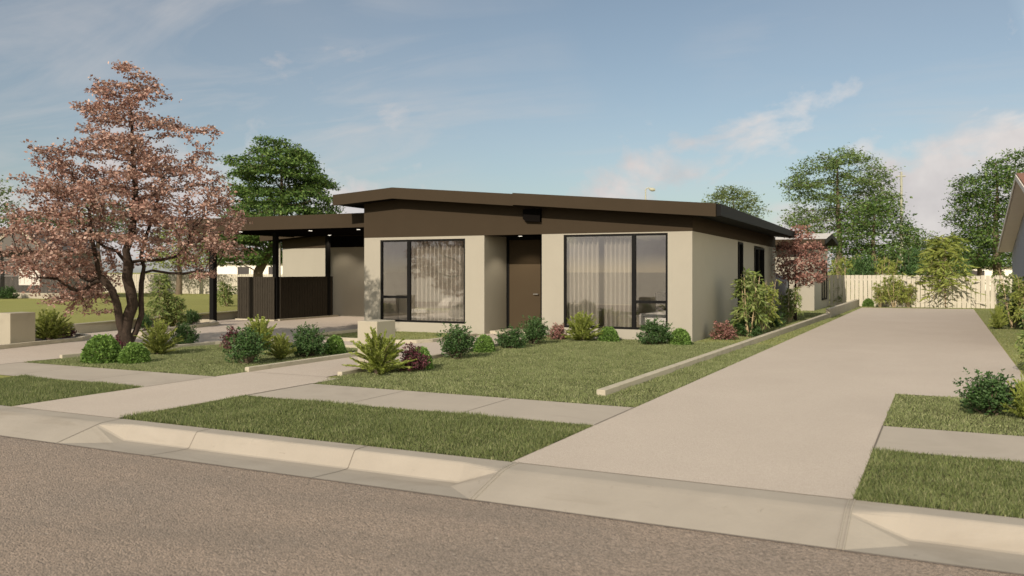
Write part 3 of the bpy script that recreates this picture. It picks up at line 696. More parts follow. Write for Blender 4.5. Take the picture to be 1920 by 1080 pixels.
# ------------------------------------------------------------------ neighbouring houses
# right: gable end faces the driveway
rh = empty('neighbour_house', (6, 31, 0), 0, 'pale blue-grey weatherboard house with brown tiled gable at the right edge', 'house')
def Rh(b, n_, m): o = b.build(n_, m); o.parent = rh; o.location = -Vector(rh.location); return o
ya, za = AX(1873, 467, 2.0); yb, zb_ = AX(1907, 327, 2.0)
yn = 2*yb-ya
b = MB(); y = 19.5
wx = 2.47
sl = (zb_-za)/(ya-yb)
def rz(y): return zb_-sl*abs(y-yb)
y0w = yb-(ya-yb)+.5; y1w = ya-.15
yy = y0w
bb = MB()
while yy < y1w:
    y2_ = min(yy+.15, y1w)
    bb.add([(wx, yy, -.05), (wx, y2_-.012, -.05), (wx, y2_-.012, rz(y2_)-.14), (wx, yy, rz(yy)-.14), (wx+.03, yy, -.05), (wx+.03, y2_-.012, -.05), (wx+.03, y2_-.012, rz(y2_)-.14), (wx+.03, yy, rz(yy)-.14)],
           [(0, 1, 2, 3), (4, 7, 6, 5), (0, 4, 5, 1), (1, 5, 6, 2), (2, 6, 7, 3), (3, 7, 4, 0)]); yy += .15
Rh(bb, 'weatherboard_wall', M['cladblue'])
b = MB(); b.prism([(y0w, -.05), (y1w, -.05), (y1w, rz(y1w)-.16), (yb, zb_-.16), (y0w, rz(y0w)-.16)], 'x', wx+.031, 14); Rh(b, 'wall', M['cladblue'])
b = MB(); b.prism([(ya, za-.03), (yb, zb_-.03), (yn, za-.03), (yn, za+.04), (yb, zb_+.04), (ya, za+.04)], 'x', 1.98, 14); Rh(b, 'roof', M['tile'])
b = MB(); b.prism([(ya, za-.13), (yb, zb_-.13), (yn, za-.13), (yn, za-.032), (yb, zb_-.032), (ya, za-.032)], 'x', 2.0, wx-.002); Rh(b, 'soffit', M['white'])
b = MB(); b.prism([(ya+.02, za-.16), (yb, zb_-.16), (yn-.02, za-.16), (yn-.02, za-.01), (yb, zb_-.01), (ya+.02, za-.01)], 'x', 1.95, 1.978); Rh(b, 'barge_board', M['white'])
b = MB(); b.prism([(yb-1.3, zb_-.6), (yb+1.3, zb_-.6), (yb, zb_-.18)], 'x', 2.3, 2.46); Rh(b, 'gable_vent', M['tile'])

lh = empty('neighbour_house', (-55, 36, 0), 0, 'dark grey clad house with white-framed window beyond the lawn on the left', 'house')
def Lh(b, n_, m, par=None):
    o = b.build(n_, m); o.parent = par or lh
    o.location = -Vector(lh.location) if not par else (0, 0, 0); return o
# front face parallel to X at Y=LY
LY = 33.0
x1_, _ = AY(118, 508, LY); gx, gz = AY(48, 428, LY); xL = -66
b = MB()
z = .45
while z < 1.15-.0: break
b.box(xL, x1_, LY+.05, LY+2.2, .0, 2.9)
z = 1.35
while z < 2.9:
    b.add([(xL, LY+.0, z), (x1_+.02, LY+.0, z), (x1_+.02, LY+.045, z+.14), (xL, LY+.045, z+.14), (xL, LY+.045, z), (x1_+.02, LY+.045, z)], [(0, 1, 2, 3), (0, 4, 5, 1)]); z += .15
x = xL
while x < x1_:
    b.box(x, x+.06, LY+.01, LY+.049, .42, 1.33); x += .12
Lh(b, 'wall', M['cladgrey'])
b = MB(); b.box(xL, x1_+.1, LY-.04, LY+.049, 0, .40); Lh(b, 'base_course', M['pillar'])
b = MB(); b.prism([(xL-.4, 2.85), (x1_+.5, 2.85), (gx, gz), (xL+2, gz)], 'y', LY-.5, LY+2.4); Lh(b, 'roof', M['slate'])
b = MB(); b.prism([(gx-2.6, 2.9), (gx+2.6, 2.9), (gx, gz-.1)], 'y', LY-.62, LY-.505); Lh(b, 'gable_front', M['cladgrey'])
b = MB()
for s_ in (-1, 1): b.prism([(gx+s_*2.9, 2.75), (gx, gz), (gx, gz+.18), (gx+s_*2.9, 2.93)], 'y', LY-.70, LY-.625)
Lh(b, 'barge_board', M['pillar'])
wa, wz1 = AY(37, 497, LY); wb, wz0 = AY(76, 535, LY)
b = MB(); b.box(wa, wb, LY-.06, LY-.005, wz0, wz0+.09); b.box(wa, wb, LY-.06, LY-.005, wz1-.09, wz1); b.box(wa, wa+.09, LY-.06, LY-.005, wz0+.09, wz1-.09); b.box(wb-.09, wb, LY-.06, LY-.005, wz0+.09, wz1-.09)
b.box(wa+.42, wa+.5, LY-.06, LY-.005, wz0+.09, wz1-.09)
wo = Lh(b, 'window', M['metalroof']); b = MB(); b.box(wa+.09, wb-.09, LY-.03, LY-.02, wz0+.09, wz1-.09); Lh(b, 'blind', M['metalroof'], wo)

def far_house(name, u0, u1, vt, vr, d, matw, matr, label, wins):
    p0 = at(u0, 500, d); p1 = at(u1, 500, d); zt = CH-(vt-HZ)/FP*d; zr_ = CH-(vr-HZ)/FP*d
    Lw = (p1-p0).length; e = empty(name, ((p0.x+p1.x)/2, (p0.y+p1.y)/2, 0), YAW, label, 'house')
    b = MB(); b.box(-Lw/2, Lw/2, 0, 6, -.1, zt); o = b.build('wall', matw); o.parent = e
    b = MB(); b.add([(-Lw/2-.4, -.4, zt+.003), (Lw/2+.4, -.4, zt+.003), (Lw/2+.4, 6.4, zt+.003), (-Lw/2-.4, 6.4, zt+.003), (-Lw/2+1.2, 3, zr_), (Lw/2-1.2, 3, zr_)],
                    [(0, 1, 5, 4), (1, 2, 5), (2, 3, 4, 5), (3, 0, 4), (3, 2, 1, 0)]); o = b.build('roof', matr); o.parent = e
    for (a, c) in wins:
        xa, xc = -Lw/2+a*Lw, -Lw/2+c*Lw
        b = MB(); b.box(xa, xc, -.04, -.003, zt-1.5, zt-.35); o = b.build('window', M['slate']); o.parent = e
        b = MB(); b.box(xa-.1, xc+.1, -.06, -.041, zt-.35, zt-.25); b.box(xa-.1, xa, -.06, -.041, zt-1.5, zt-.35); b.box(xc, xc+.1, -.06, -.041, zt-1.5, zt-.35); q = b.build('frame', M['white']); q.parent = o
far_house('far_house', 1786, 1905, 500, 494, 75, M['white'], M['metalroof'], 'white house with dark windows above the fence at the right', [(.25, .5), (.68, .8)])
far_house('far_house', 1672, 1762, 503, 470, 80, M['white'], M['slate'], 'house with dark tiled roof glimpsed behind the fence trees', [(.1, .3)])
far_house('far_house', 395, 540, 493, 470, 78, M['white'], M['metalroof'], 'white house glimpsed under the carport roof beyond the trees', [(.35, .5), (.75, .88)])

# street light and tall pole behind
p = at(1690, 330, 62); b = MB(); b.tube([(p.x, p.y, 0), (p.x, p.y, p.z)], [.13, .08], 10)
b.tube([(p.x-.28, p.y, p.z-.02), (p.x+.28, p.y, p.z-.02)], .05, 8); b.tube([(p.x, p.y, p.z), (p.x, p.y, p.z+.3)], .07, 8)
tag(b.build('tall_pole', M['pole']), 'tall straight pole rising above the back fence', 'pole')
d_ = 70; pts = [at(1210.5, v, d_) for v in (700, 372, 362, 356)]+[at(1213, 353, d_), at(1217, 352.5, d_), at(1221, 353.5, d_)]
pts[0].z = 0
lp = empty('street_lamp', pts[0], 0, 'curved street lamp showing just above the house roof', 'street lamp')
b = MB(); b.tube([q-pts[0] for q in pts], [.09, .06, .05, .05, .05, .05, .05], 8); o = b.build('pole', M['pole'], smooth=True); o.parent = lp
b = MB(); q = pts[-1]-pts[0]; b.tube([q+Vector((-.15, -.05, -.02)), q+Vector((.05, .02, -.08)), q+Vector((.3, .1, -.12))], [.09, .16, .1], 10); o = b.build('lamp_head', M['pole'], smooth=True); o.parent = lp

# ------------------------------------------------------------------ plants
FV = np.array([-SS, CC, 0]); RV = np.array([CC, SS, 0])      # view-depth and view-lateral directions on the ground
def grow(att, starts, step, infl, kill, iters=160, up=.05, seed=1):
    """space colonisation: returns node positions and parent index"""
    rg = np.random.default_rng(seed); nodes = []; par = []
    for line, pstart in starts:
        prev = pstart
        pts = [Vector(p) for p in line]
        for i in range(len(pts)-1):
            L_ = (pts[i+1]-pts[i]).length; m = max(1, int(L_/step))
            for k in range(m if i < len(pts)-2 else m+1):
                q = pts[i].lerp(pts[i+1], k/m)
                if prev is not None and prev < 0: prev = min(range(len(nodes)), key=lambda j: (nodes[j]-q).length)
                nodes.append(q); par.append(-1 if prev is None else prev); prev = len(nodes)-1
    att = [Vector(a) for a in att]; alive = att
    for it in range(iters):
        if not alive: break
        kd = kdtree.KDTree(len(nodes))
        for i, q in enumerate(nodes): kd.insert(q, i)
        kd.balance(); acc = {}; nxt = []
        for a in alive:
            co_, i, d = kd.find(a)
            if d < kill: continue
            nxt.append(a)
            if d < infl:
                v = (a-co_).normalized(); acc[i] = acc.get(i, Vector())+v
        if not acc: break
        ok = 0
        for i, v in acc.items():
            if v.length < 1e-3: continue
            v = (v.normalized()+Vector(rg.normal(0, .18, 3))+Vector((0, 0, up))).normalized()
            q = nodes[i]+v*step
            if kd.find(q)[2] < step*.35: continue
            nodes.append(q); par.append(i); ok += 1
        alive = nxt
        if not ok: break
    return nodes, par
def wood(nodes, par, rtip, expo, mat, name, nseg=6, rmax=None, minr=0):
    n = len(nodes); w_ = [0.0]*n; kids = [[] for _ in range(n)]
    for i in range(n):
        if par[i] >= 0: kids[par[i]].append(i)
    order = sorted(range(n), key=lambda i: -i)
    dep = [0]*n
    for i in range(n): pass
    # children can precede parents only for joined trunks, so do a proper post-order
    seen = []; st = [i for i in range(n) if par[i] < 0]
    while st:
        i = st.pop(); seen.append(i); st += kids[i]
    for i in reversed(seen):
        w_[i] = sum(w_[k] for k in kids[i]) if kids[i] else rtip**expo
    R_ = [v**(1/expo) for v in w_]
    if rmax: 
        g_ = math.log(rmax/rtip)/math.log(max(R_)/rtip); R_ = [rtip*(r/rtip)**g_ for r in R_]; zm = max(q.z for q in nodes); R_ = [max(rtip, r*(1-.62*max(0, q.z/zm)**.7)) for r, q in zip(R_, nodes)]; R_ = [r if r < rmax*.9 else rmax*.9 for r in R_]
    b = MB(); st = [(i, None) for i in range(n) if par[i] < 0]
    while st:
        i, pr = st.pop(); chain = [] if pr is None else [pr]; c = i
        while True:
            chain.append(c)
            if not kids[c]: break
            ks = sorted(kids[c], key=lambda k: -R_[k])
            for k in ks[1:]: st.append((k, c))
            c = ks[0]
        if len(chain) < 2: continue
        rr = [R_[c] for c in chain]
        if pr is not None: rr[0] = min(rr[0], rr[1]*1.15)
        if max(rr) < minr: continue
        ns = nseg if rr[0] > rtip*4 else (4 if rr[0] > rtip*2 else 3)
        b.tube([nodes[c] for c in chain], rr, max(3, ns), cap=False)
    me = bpy.data.meshes.new(name); me.from_pydata(b.v, [], b.f); me.materials.append(mat)
    me.polygons.foreach_set('use_smooth', [True]*len(me.polygons))
    return me, R_, kids
def crown_leaves(nodes, R_, rthr, per, size, aspect, mat, spread, droop=0, flat=.5, name='crown', par=None, lean=None):
    cut = sorted(R_)[int(len(R_)*(rthr if rthr > .3 else .85))]; idx = [i for i in range(len(nodes)) if R_[i] <= cut*1.001]
    P = np.array([nodes[i] for i in idx]); D = np.array([(nodes[i]-nodes[par[i]]) if par[i] >= 0 else Vector((0, 0, 1)) for i in idx])
    P = np.repeat(P, per, 0); D = unit(np.repeat(D, per, 0)); n = len(P)
    off = RNG.normal(0, spread, (n, 3)); off[:, 2] *= flat
    D = unit(D*.6+RNG.normal(0, .8, (n, 3))*np.array([1, 1, .5])+np.array([0, 0, -droop]))
    nr = np.tile(np.array([[0, 0, 1.0]]), (n, 1))+RNG.normal(0, .5, (n, 3))
    return leaves(name, P+off, D, size, aspect, mat, .1, nr, .06)
def poly_attract(poly, base, d0, n, thick=.85, seed=3, nz=None, flatten=None):
    """points inside a silhouette (u,v outline at depth d0), given depth by the outline's own width"""
    rg = np.random.default_rng(seed); us = [p[0] for p in poly]; vs = [p[1] for p in poly]; out_ = []
    P2 = np.array(poly, float)
    while len(out_) < n:
        u = rg.uniform(min(us), max(us), 400); v = rg.uniform(min(vs), max(vs), 400); k = inpoly(u, v, poly)
        for a, c in zip(u[k], v[k]):
            # local half width at this height
            xs = []
            for i in range(len(poly)):
                (x0, y0), (x1, y1) = poly[i-1], poly[i]
                if (y0 > c) != (y1 > c): xs.append(x0+(c-y0)/(y1-y0)*(x1-x0))
            if len(xs) < 2: continue
            c0 = (min(xs)+max(xs))/2; hw = max(4, (max(xs)-min(xs))/2); q = max(0, 1-((a-c0)/hw)**2)**.5
            dd = rg.uniform(-1, 1)*q*hw*thick/FP*d0
            z = CH-(c-HZ)/FP*d0; lat = (a-960)/FP*d0-(base[0]*CC+base[1]*SS)
            if z < .3: continue
            p = RV*lat+FV*dd+np.array([0, 0, z])
            if nz is not None:
                f = math.sin(p[0]*nz+1.7*math.sin(p[2]*nz*1.3)+seed)*math.sin(p[1]*nz*1.1+seed*2)*math.sin(p[2]*nz*1.9+p[0]*.7)
                if f < -.09 and rg.uniform() < .85: continue
            if flatten:
                l = flatten*(1+.3*math.sin(p[0]*1.3+p[1])); p[2] = p[2]*.2+.8*(round((p[2]+.25*abs(dd)+.12*math.hypot(lat, dd))/l)*l-.12*math.hypot(lat, dd)-.25*abs(dd))
                p[2] = max(p[2], .4)
            out_.append(p)
            if len(out_) >= n: break
    return out_
def pads(centres, base_xy, k, rad, vert, seed, droop=.25, poly=None, d0=1):
    """spread each attraction point into a flat spray of points that droops away from the stem"""
    rg = np.random.default_rng(seed); out_ = []
    for c in centres:
        r_ = rad*rg.uniform(.6, 1.3)
        for q in range(k):
            a = rg.uniform(0, 2*PI); t = r_*rg.uniform(0, 1)**.6
            p = np.array([c[0]+t*math.cos(a), c[1]+t*math.sin(a), c[2]+rg.normal(0, vert)-droop*t*t])
            if poly:
                lat = p[0]*CC+p[1]*SS+base_xy[0]*CC+base_xy[1]*SS
                if not inpoly(np.array([960+lat/d0*FP]), np.array([HZ-(p[2]-CH)/d0*FP]), poly)[0]: continue
            out_.append(p)
    return out_
def mk_tree(name, base, trunks, att, step, infl, kill, rtip, expo, bark, leafm, rthr, per, size, aspect, spread, label, cat, group=None, rmax=None, droop=0, flat=.5, seed=1, minr=0, up=.05):
    nodes, par = grow(att, trunks, step, infl, kill, seed=seed, up=up)
    e = empty(name, base, 0, label, cat, group)
    me, R_, kids = wood(nodes, par, rtip, expo, bark, 'trunk', 8, rmax, minr); link('trunk', me, e)
    link('crown', crown_leaves(nodes, R_, rthr, per, size, aspect, leafm, spread, droop, flat, par=par), e)
    return e, len(nodes)

# --- the copper-leaved tree
B0 = G(238, 656); D0 = depth(B0.x, B0.y)
def TL(u, v, dd=0.0):
    lat = (u-960)/FP*D0-(B0.x*CC+B0.y*SS); p = RV*lat+FV*dd; return (p[0], p[1], CH-(v-HZ)/FP*D0)
poly = [(220, 108), (264, 112), (286, 134), (302, 162), (330, 190), (345, 225), (402, 233), (404, 242), (372, 258), (398, 272), (385, 300), (412, 330), (422, 352), (442, 385), (466, 428), (448, 452), (446, 478), (420, 500),
        (385, 530), (362, 512), (330, 495), (300, 480), (268, 455), (215, 470), (200, 500), (204, 545), (188, 588), (150, 596), (120, 585), (70, 555), (52, 520), (15, 505), (4, 468), (26, 440), (52, 425), (48, 400), (62, 372), (52, 345), (84, 330), (75, 300), (96, 272),
        (130, 288), (150, 268), (170, 262), (158, 240), (160, 215), (112, 200), (118, 190), (158, 180), (172, 152), (160, 146), (205, 158), (236, 150), (210, 128)]
t1 = [TL(240, 660), TL(233, 630), TL(236, 600, .05), TL(246, 572, .08), TL(243, 545, .05), TL(238, 520), TL(241, 497), TL(238, 470, -.05), TL(247, 440), TL(250, 400, .05), TL(252, 350, .05), TL(249, 290), TL(247, 230), TL(243, 175), TL(240, 140)]
t2 = [TL(232, 630), TL(227, 605, -.05), TL(224, 572, -.1), TL(217, 545, -.15), TL(206, 528, -.2), TL(194, 515, -.2), TL(190, 480, -.25), TL(183, 440, -.3), TL(180, 395, -.3)]
t3 = [TL(242, 648), TL(250, 620, .15), TL(258, 590, .2), TL(255, 560, .25), TL(254, 530, .3), TL(257, 500, .35), TL(251, 480, .35), TL(260, 440, .4), TL(275, 390, .45), TL(288, 330, .5)]
br = [([TL(256, 512, .35), TL(275, 507, .3), TL(310, 512, .15), TL(345, 513, 0), TL(375, 508, -.1), TL(405, 512, -.2)], -1),
      ([TL(243, 492), TL(262, 488, .1), TL(295, 487, .2), TL(322, 480, .3), TL(340, 458, .4), TL(345, 430, .4)], -1),
      ([TL(238, 497), TL(225, 488, .2), TL(205, 470, .35), TL(175, 462, .5), TL(150, 440, .55)], -1),
      ([TL(200, 525, -.2), TL(186, 532, -.3), TL(172, 546, -.4), TL(155, 540, -.5), TL(135, 522, -.6), TL(105, 520, -.7)], -1),
      ([TL(192, 520, -.2), TL(182, 522, -.1), TL(165, 528, .1), TL(142, 522, .3), TL(120, 515, .4)], -1)]
att = pads(poly_attract(poly, B0, D0, 620, .85, 5, nz=2.0), B0, 9, .34, .05, 5, .2, poly, D0)
e, nn = mk_tree('copper_tree', B0, [(t1, None), (t2, -1), (t3, -1)]+br, att, .085, 1.2, .13, .0038, 2.35, M['bark'], M['red'], .93, 9, .070, .70, .058,
        'tall copper-leaved ornamental tree with three dark twisting stems on the front lawn', 'tree', rmax=.20, flat=.45, seed=4)


# --- background trees
def bgtree(name, u, vb, d, poly, n, label, leafm, bark='barkm', trunk_top=None, step=.30, per=7, size=.20, asp=.5, spread=.30, group='trees beyond the back fence', seed=1, nz=.9, rmax=.24, flatten=None, rtip=.012, rthr=.92, trunk=None, flat=.4, minr=0, kill=None, cat='tree', thick=.8, droop=.1, infl=5):
    p = at(u, 508, d); base = Vector((p.x, p.y, 0)); L0 = base.x*CC+base.y*SS
    def T(uu, vv, dd=0):
        q = RV*((uu-960)/FP*d-L0)+FV*dd; return (q[0], q[1], max(-.05, CH-(vv-HZ)/FP*d))
    top = trunk_top or (min(q[1] for q in poly)+30)
    tr = trunk or [(u, 508+CH*FP/d+2), (u+2, 508), (u-2, (508*.6+top*.4)), (u+2, (508*.3+top*.7)), (u, top)]
    tl = [([T(*q) for q in tr], None)]
    n = int(n*3.3); per = int(per*1.9)
    if flatten:
        k = 26; att = pads(poly_attract(poly, base, d, n//k, thick, seed), base, k, 1.15, .03, seed, .2, poly, d)
    else:
        k = 9; att = pads(poly_attract(poly, base, d, n//k, thick, seed, nz=nz), base, k, .75, .14, seed, .12, poly, d)
    e, k = mk_tree(name, base, tl, att, step, infl, kill or step*1.3, rtip, 2.3, M[bark], M[leafm], rthr, per, size, asp, spread, label, cat, group, rmax=rmax, seed=seed, flat=flat, minr=minr, droop=droop)
    return e
def blob(cx, cy, rx, ry, n=22, seed=1, amp=.12):
    rg = random.Random(seed); ph = [rg.uniform(0, 6.3) for _ in range(4)]
    return [(cx+rx*math.cos(a)*(1+amp*(math.sin(3*a+ph[0])+.6*math.sin(5*a+ph[1])+.4*math.sin(9*a+ph[2]))), cy-ry*math.sin(a)*(1+amp*(math.sin(3*a+ph[0])+.6*math.sin(5*a+ph[1])))) for a in [2*PI*i/n for i in range(n)]]
bgtree('broad_tree', 1572, 0, 62, [(1560, 276), (1600, 278), (1640, 300), (1672, 335), (1684, 372), (1680, 400), (1640, 410), (1650, 440), (1600, 450), (1585, 430), (1560, 440), (1520, 460), (1480, 440), (1462, 415), (1480, 392), (1468, 370), (1478, 330), (1500, 305), (1530, 288)], 620,
       'tall open-crowned tree behind the rear unit', 'tree1', trunk=[(1574, 580), (1573, 500), (1574, 440), (1571, 390), (1570, 340), (1570, 300)], seed=3, per=9, nz=.75, rmax=.3)
bgtree('broad_tree', 1640, 0, 55, [(1625, 368), (1660, 372), (1690, 400), (1712, 430), (1700, 470), (1680, 500), (1600, 505), (1575, 480), (1545, 470), (1560, 430), (1580, 420), (1595, 385)], 420,
       'bushy tree with spreading low limbs just left of the tall pole', 'tree3', seed=6, per=9, nz=.9, trunk=[(1640, 580), (1639, 500), (1637, 450), (1640, 400)])
bgtree('broad_tree', 1375, 0, 72, [(1350, 348), (1385, 345), (1415, 365), (1432, 395), (1440, 430), (1330, 430), (1310, 385), (1325, 360)], 260,
       'pale tree crown just above the roof of the main house', 'tree2', seed=8, per=9, nz=.8)
bgtree('broad_tree', 1722, 0, 68, [(1700, 425), (1740, 435), (1765, 465), (1752, 500), (1700, 510), (1690, 480)], 190,
       'small green tree to the right of the tall pole', 'tree1', seed=9, per=9)
bgtree('broad_tree', 1868, 0, 56, [(1860, 300), (1900, 282), (1940, 275), (1990, 330), (1990, 480), (1900, 505), (1800, 500), (1778, 470), (1790, 440), (1782, 400), (1800, 370), (1795, 335), (1825, 325)], 800,
       'large dense dark green tree behind the house at the right edge', 'tree3', seed=12, per=11, nz=.8, rmax=.32, size=.2)
bgtree('layered_tree', 528, 0, 44, [(500, 262), (528, 258), (556, 264), (566, 282), (584, 292), (596, 312), (612, 332), (620, 352), (626, 380), (622, 410), (606, 440), (560, 470), (530, 500), (470, 492), (430, 500), (398, 480), (400, 440), (430, 420), (442, 380), (438, 350), (446, 330), (444, 305), (478, 284), (490, 270)], 1500,
       'large rounded dense green tree rising behind the carport', 'tree3', seed=14, per=15, nz=None, flatten=.85, spread=.17, size=.17, rmax=.3, step=.22, rthr=.75, flat=.35, thick=.95, group=None, trunk=[(484, 575), (484, 510), (500, 480), (524, 440), (528, 380), (528, 300)])
bgtree('broad_tree', 185, 0, 58, [(120, 400), (150, 380), (200, 372), (235, 385), (260, 410), (250, 450), (120, 455), (95, 430)], 240,
       'green tree crown half hidden behind the copper-leaved tree', 'tree2', seed=17, group='trees beyond the left lawn')
bgtree('broad_tree', -12, 0, 52, [(-60, 330), (0, 332), (24, 350), (22, 380), (32, 400), (18, 425), (-60, 440)], 150,
       'sparse tree at the far left edge above the grey house', 'tree2', seed=18, group='trees beyond the left lawn', nz=1.0)
bgtree('broad_tree', 335, 0, 60, [(290, 430), (330, 415), (390, 420), (420, 440), (420, 500), (290, 505), (270, 470)], 260,
       'yellow-green tree behind the front carport post', 'bamb2', seed=19, group='trees beyond the left lawn')
bgtree('broad_tree', 60, 0, 56, [(30, 410), (80, 395), (120, 405), (125, 440), (20, 440)], 130,
       'green tree just above the ridge of the grey house', 'tree2', seed=21, group='trees beyond the left lawn')

for (u_, d_, pl_, lb_, mt_, sd_) in (
    (1604, 66, [(1566, 470), (1600, 452), (1640, 462), (1646, 512), (1562, 512)], 'low dark tree filling the gap left of the bushy tree behind the fence', 'tree3', 31),
    (1690, 74, [(1655, 462), (1690, 440), (1725, 455), (1730, 512), (1652, 512)], 'low green tree directly behind the tall pole', 'tree1', 32),
    (1768, 72, [(1735, 470), (1765, 448), (1800, 462), (1806, 502), (1735, 506)], 'low pale tree behind the slender tree at the fence', 'tree2', 33),
    (1835, 66, [(1795, 450), (1835, 420), (1880, 430), (1890, 500), (1800, 500)], 'dark low tree under the large tree at the right', 'tree3', 34)):
    bgtree('broad_tree', u_, 0, d_, pl_, 150, lb_, mt_, seed=sd_, per=12, nz=None)

# --- shrub kinds (built once each, then copied)
def mesh_ball(seed):
    rg = np.random.default_rng(seed); n = 5200
    d = unit(rg.normal(0, 1, (n, 3))); d[:, 2] = np.abs(d[:, 2])*1.0-.12; d = unit(d)
    r = rg.uniform(.80, 1.0, n)**.6*(1+.08*np.sin(d[:, 0]*9+seed)*np.sin(d[:, 1]*8)*np.cos(d[:, 2]*7))
    P = d*r[:, None]*np.array([.5, .5, .84]); P[:, 2] = np.maximum(P[:, 2]+.06, 0)
    f = leaves('foliage', P, d*.7+rg.normal(0, .65, (n, 3))+np.array([0, 0, .25]), .085, .75, M['ball'], .2)
    b = MB()
    for k in range(7):
        a = k*.9; b.tube([(0, 0, -.02), (.12*math.cos(a), .12*math.sin(a), .3), (.3*math.cos(a), .3*math.sin(a), .55)], [.02, .014, .008], 5)
    return f, b.mesh('stem', M['barkm'])
def mesh_bushy(seed, mat, leaf=.06, n_st=70, ntw=9, asp=.55, top=1.0, spread=.45, jag=.25, lpt=9):
    """upright irregular shrub, unit height about 1, unit width about 1"""
    rg = np.random.default_rng(seed); P = []; D = []; b = MB()
    for k in range(n_st):
        a = rg.uniform(0, 2*PI); el = rg.uniform(.15, 1.45); L_ = (1-jag*rg.uniform(0, 1))
        tip = np.array([math.cos(a)*math.cos(el)*.52, math.sin(a)*math.cos(el)*.52, .12+math.sin(el)*.86])*L_
        base = np.array([rg.normal(0, .04), rg.normal(0, .04), 0]); mid = (base+tip)*.5+np.array([math.cos(a)*.06, math.sin(a)*.06, -.02])
        if k % 2 == 0: b.tube([base, mid, tip], [.009, .006, .003], 3, cap=False)
        for t in range(ntw):
            s = rg.uniform(.42, 1.02); q = base*(1-s)**2+2*mid*s*(1-s)+tip*s*s+rg.normal(0, .045, 3)
            dr = unit((tip-base)[None])[0]*.5+rg.normal(0, .6, 3)+np.array([0, 0, .2]); dr /= np.linalg.norm(dr)
            for m in range(lpt):
                P.append(q+dr*.13*m/lpt+rg.normal(0, .008, 3)); D.append(dr*.5+rg.normal(0, .7, 3))
    P = np.array(P); P[:, 2] = np.maximum(P[:, 2], .01)
    f = leaves('foliage', P, np.array(D), leaf, asp, mat, .1)
    return f, b.mesh('stem', M['barkm'])
def mesh_conifer(seed, mat, n_st=100):
    """vase of long arching feathery sprays with pointed tips"""
    rg = np.random.default_rng(seed); P = []; D = []; b = MB()
    for k in range(n_st):
        a = rg.uniform(0, 2*PI); el = rg.uniform(.05, 1.0)**.8*1.42; L_ = rg.uniform(.72, 1.12)
        h = np.array([math.cos(a), math.sin(a), 0.0])
        tip = (h*math.cos(el)*.60+np.array([0, 0, .05+math.sin(el)*.98]))*L_
        mid = h*math.cos(el)*.20+np.array([0, 0, .10+math.sin(el)*.50]); base = h*.03
        bend = rg.normal(0, .05, 3)
        if k % 2 == 0: b.tube([base, mid*.6, mid, tip*.9], [.011, .009, .006, .003], 3, cap=False)
        for s in np.linspace(.22, 1.0, 30):
            q = base*(1-s)**2+2*(mid+bend)*s*(1-s)+tip*s*s; ax = 2*(1-s)*(mid+bend-base)+2*s*(tip-mid-bend); ax = ax/np.linalg.norm(ax)
            wd = .055*(1.25-s); sd_ = np.cross(ax, [0, 0, 1.0]); sd_ /= np.linalg.norm(sd_)+1e-6; up_ = np.cross(sd_, ax)
            for m in range(5):
                t = rg.uniform(-1, 1); dr = ax*1.1+sd_*t*1.0+up_*rg.normal(.1, .35)
                P.append(q+rg.normal(0, .006, 3)); D.append(dr)
                if m < 3: P.append(q+(sd_*t+up_*rg.normal(0, .3))*wd*.7); D.append(ax+sd_*t*.5+up_*.2)
    P = np.array(P); D = np.array(D); P[:, 2] = np.maximum(P[:, 2], .005)
    return leaves('foliage', P, D, .062, .3, mat, .12), b.mesh('stem', M['barkm'])
def mesh_feather(seed, mat, canes=6, width=.5, low=.3, per=10, cane='cane', size=.085, single=False):
    """slender stems with tiers of feathery fronds, unit height 1"""
    rg = np.random.default_rng(seed); P = []; D = []; b = MB()
    for k in range(canes):
        a = 2*PI*k/canes+rg.uniform(-.4, .4); lean = rg.uniform(.05, .30)*(0 if single else 1)*width*2
        top = np.array([math.cos(a)*lean, math.sin(a)*lean, rg.uniform(.7, .97) if not single else .97]); base = np.array([math.cos(a)*.03, math.sin(a)*.03, 0])*(0 if single else 1)
        mid = (base+top)*.5+np.array([math.cos(a), math.sin(a), 0])*.02
        b.tube([base, mid, top], [.011, .008, .003], 5, cap=False)
        nf = 10 if not single else 62
        for j in range(nf):
            s = low+(1-low)*(j+rg.uniform(0, 1))/nf; q = base*(1-s)**2+2*mid*s*(1-s)+top*s*s
            fa = rg.uniform(0, 2*PI); fl = width*(.55 if not single else .95)*(1.15-s*.8)*rg.uniform(.6, 1.1)
            hd = np.array([math.cos(fa), math.sin(fa), rg.uniform(.15, .6)])
            pts = [q+hd*fl*t*.9+np.array([0, 0, -.30*fl*t*t*2]) for t in (0, .33, .66, 1)]
            b.tube(pts, [.0035, .003, .002, .001], 3, cap=False)
            for t in np.linspace(.15, 1, max(4, per-2)):
                i = min(2, int(t*3)); f_ = t*3-i; pp = pts[i]*(1-f_)+pts[i+1]*f_; ax = unit((pts[i+1]-pts[i])[None])[0]; sd_ = np.cross(ax, [0, 0, 1]); sd_ /= np.linalg.norm(sd_)+1e-6
                for sg in (-1, 1):
                    dr = sd_*sg*.8+ax*.6+np.array([0, 0, -.15])+rg.normal(0, .2, 3)
                    P.append(pp); D.append(dr); P.append(pp+unit(dr[None])[0]*size*.45+rg.normal(0, .01, 3)); D.append(dr+rg.normal(0, .5, 3))
    return leaves('foliage', np.array(P), np.array(D), size, .27, mat, .15), b.mesh('stem', M[cane])
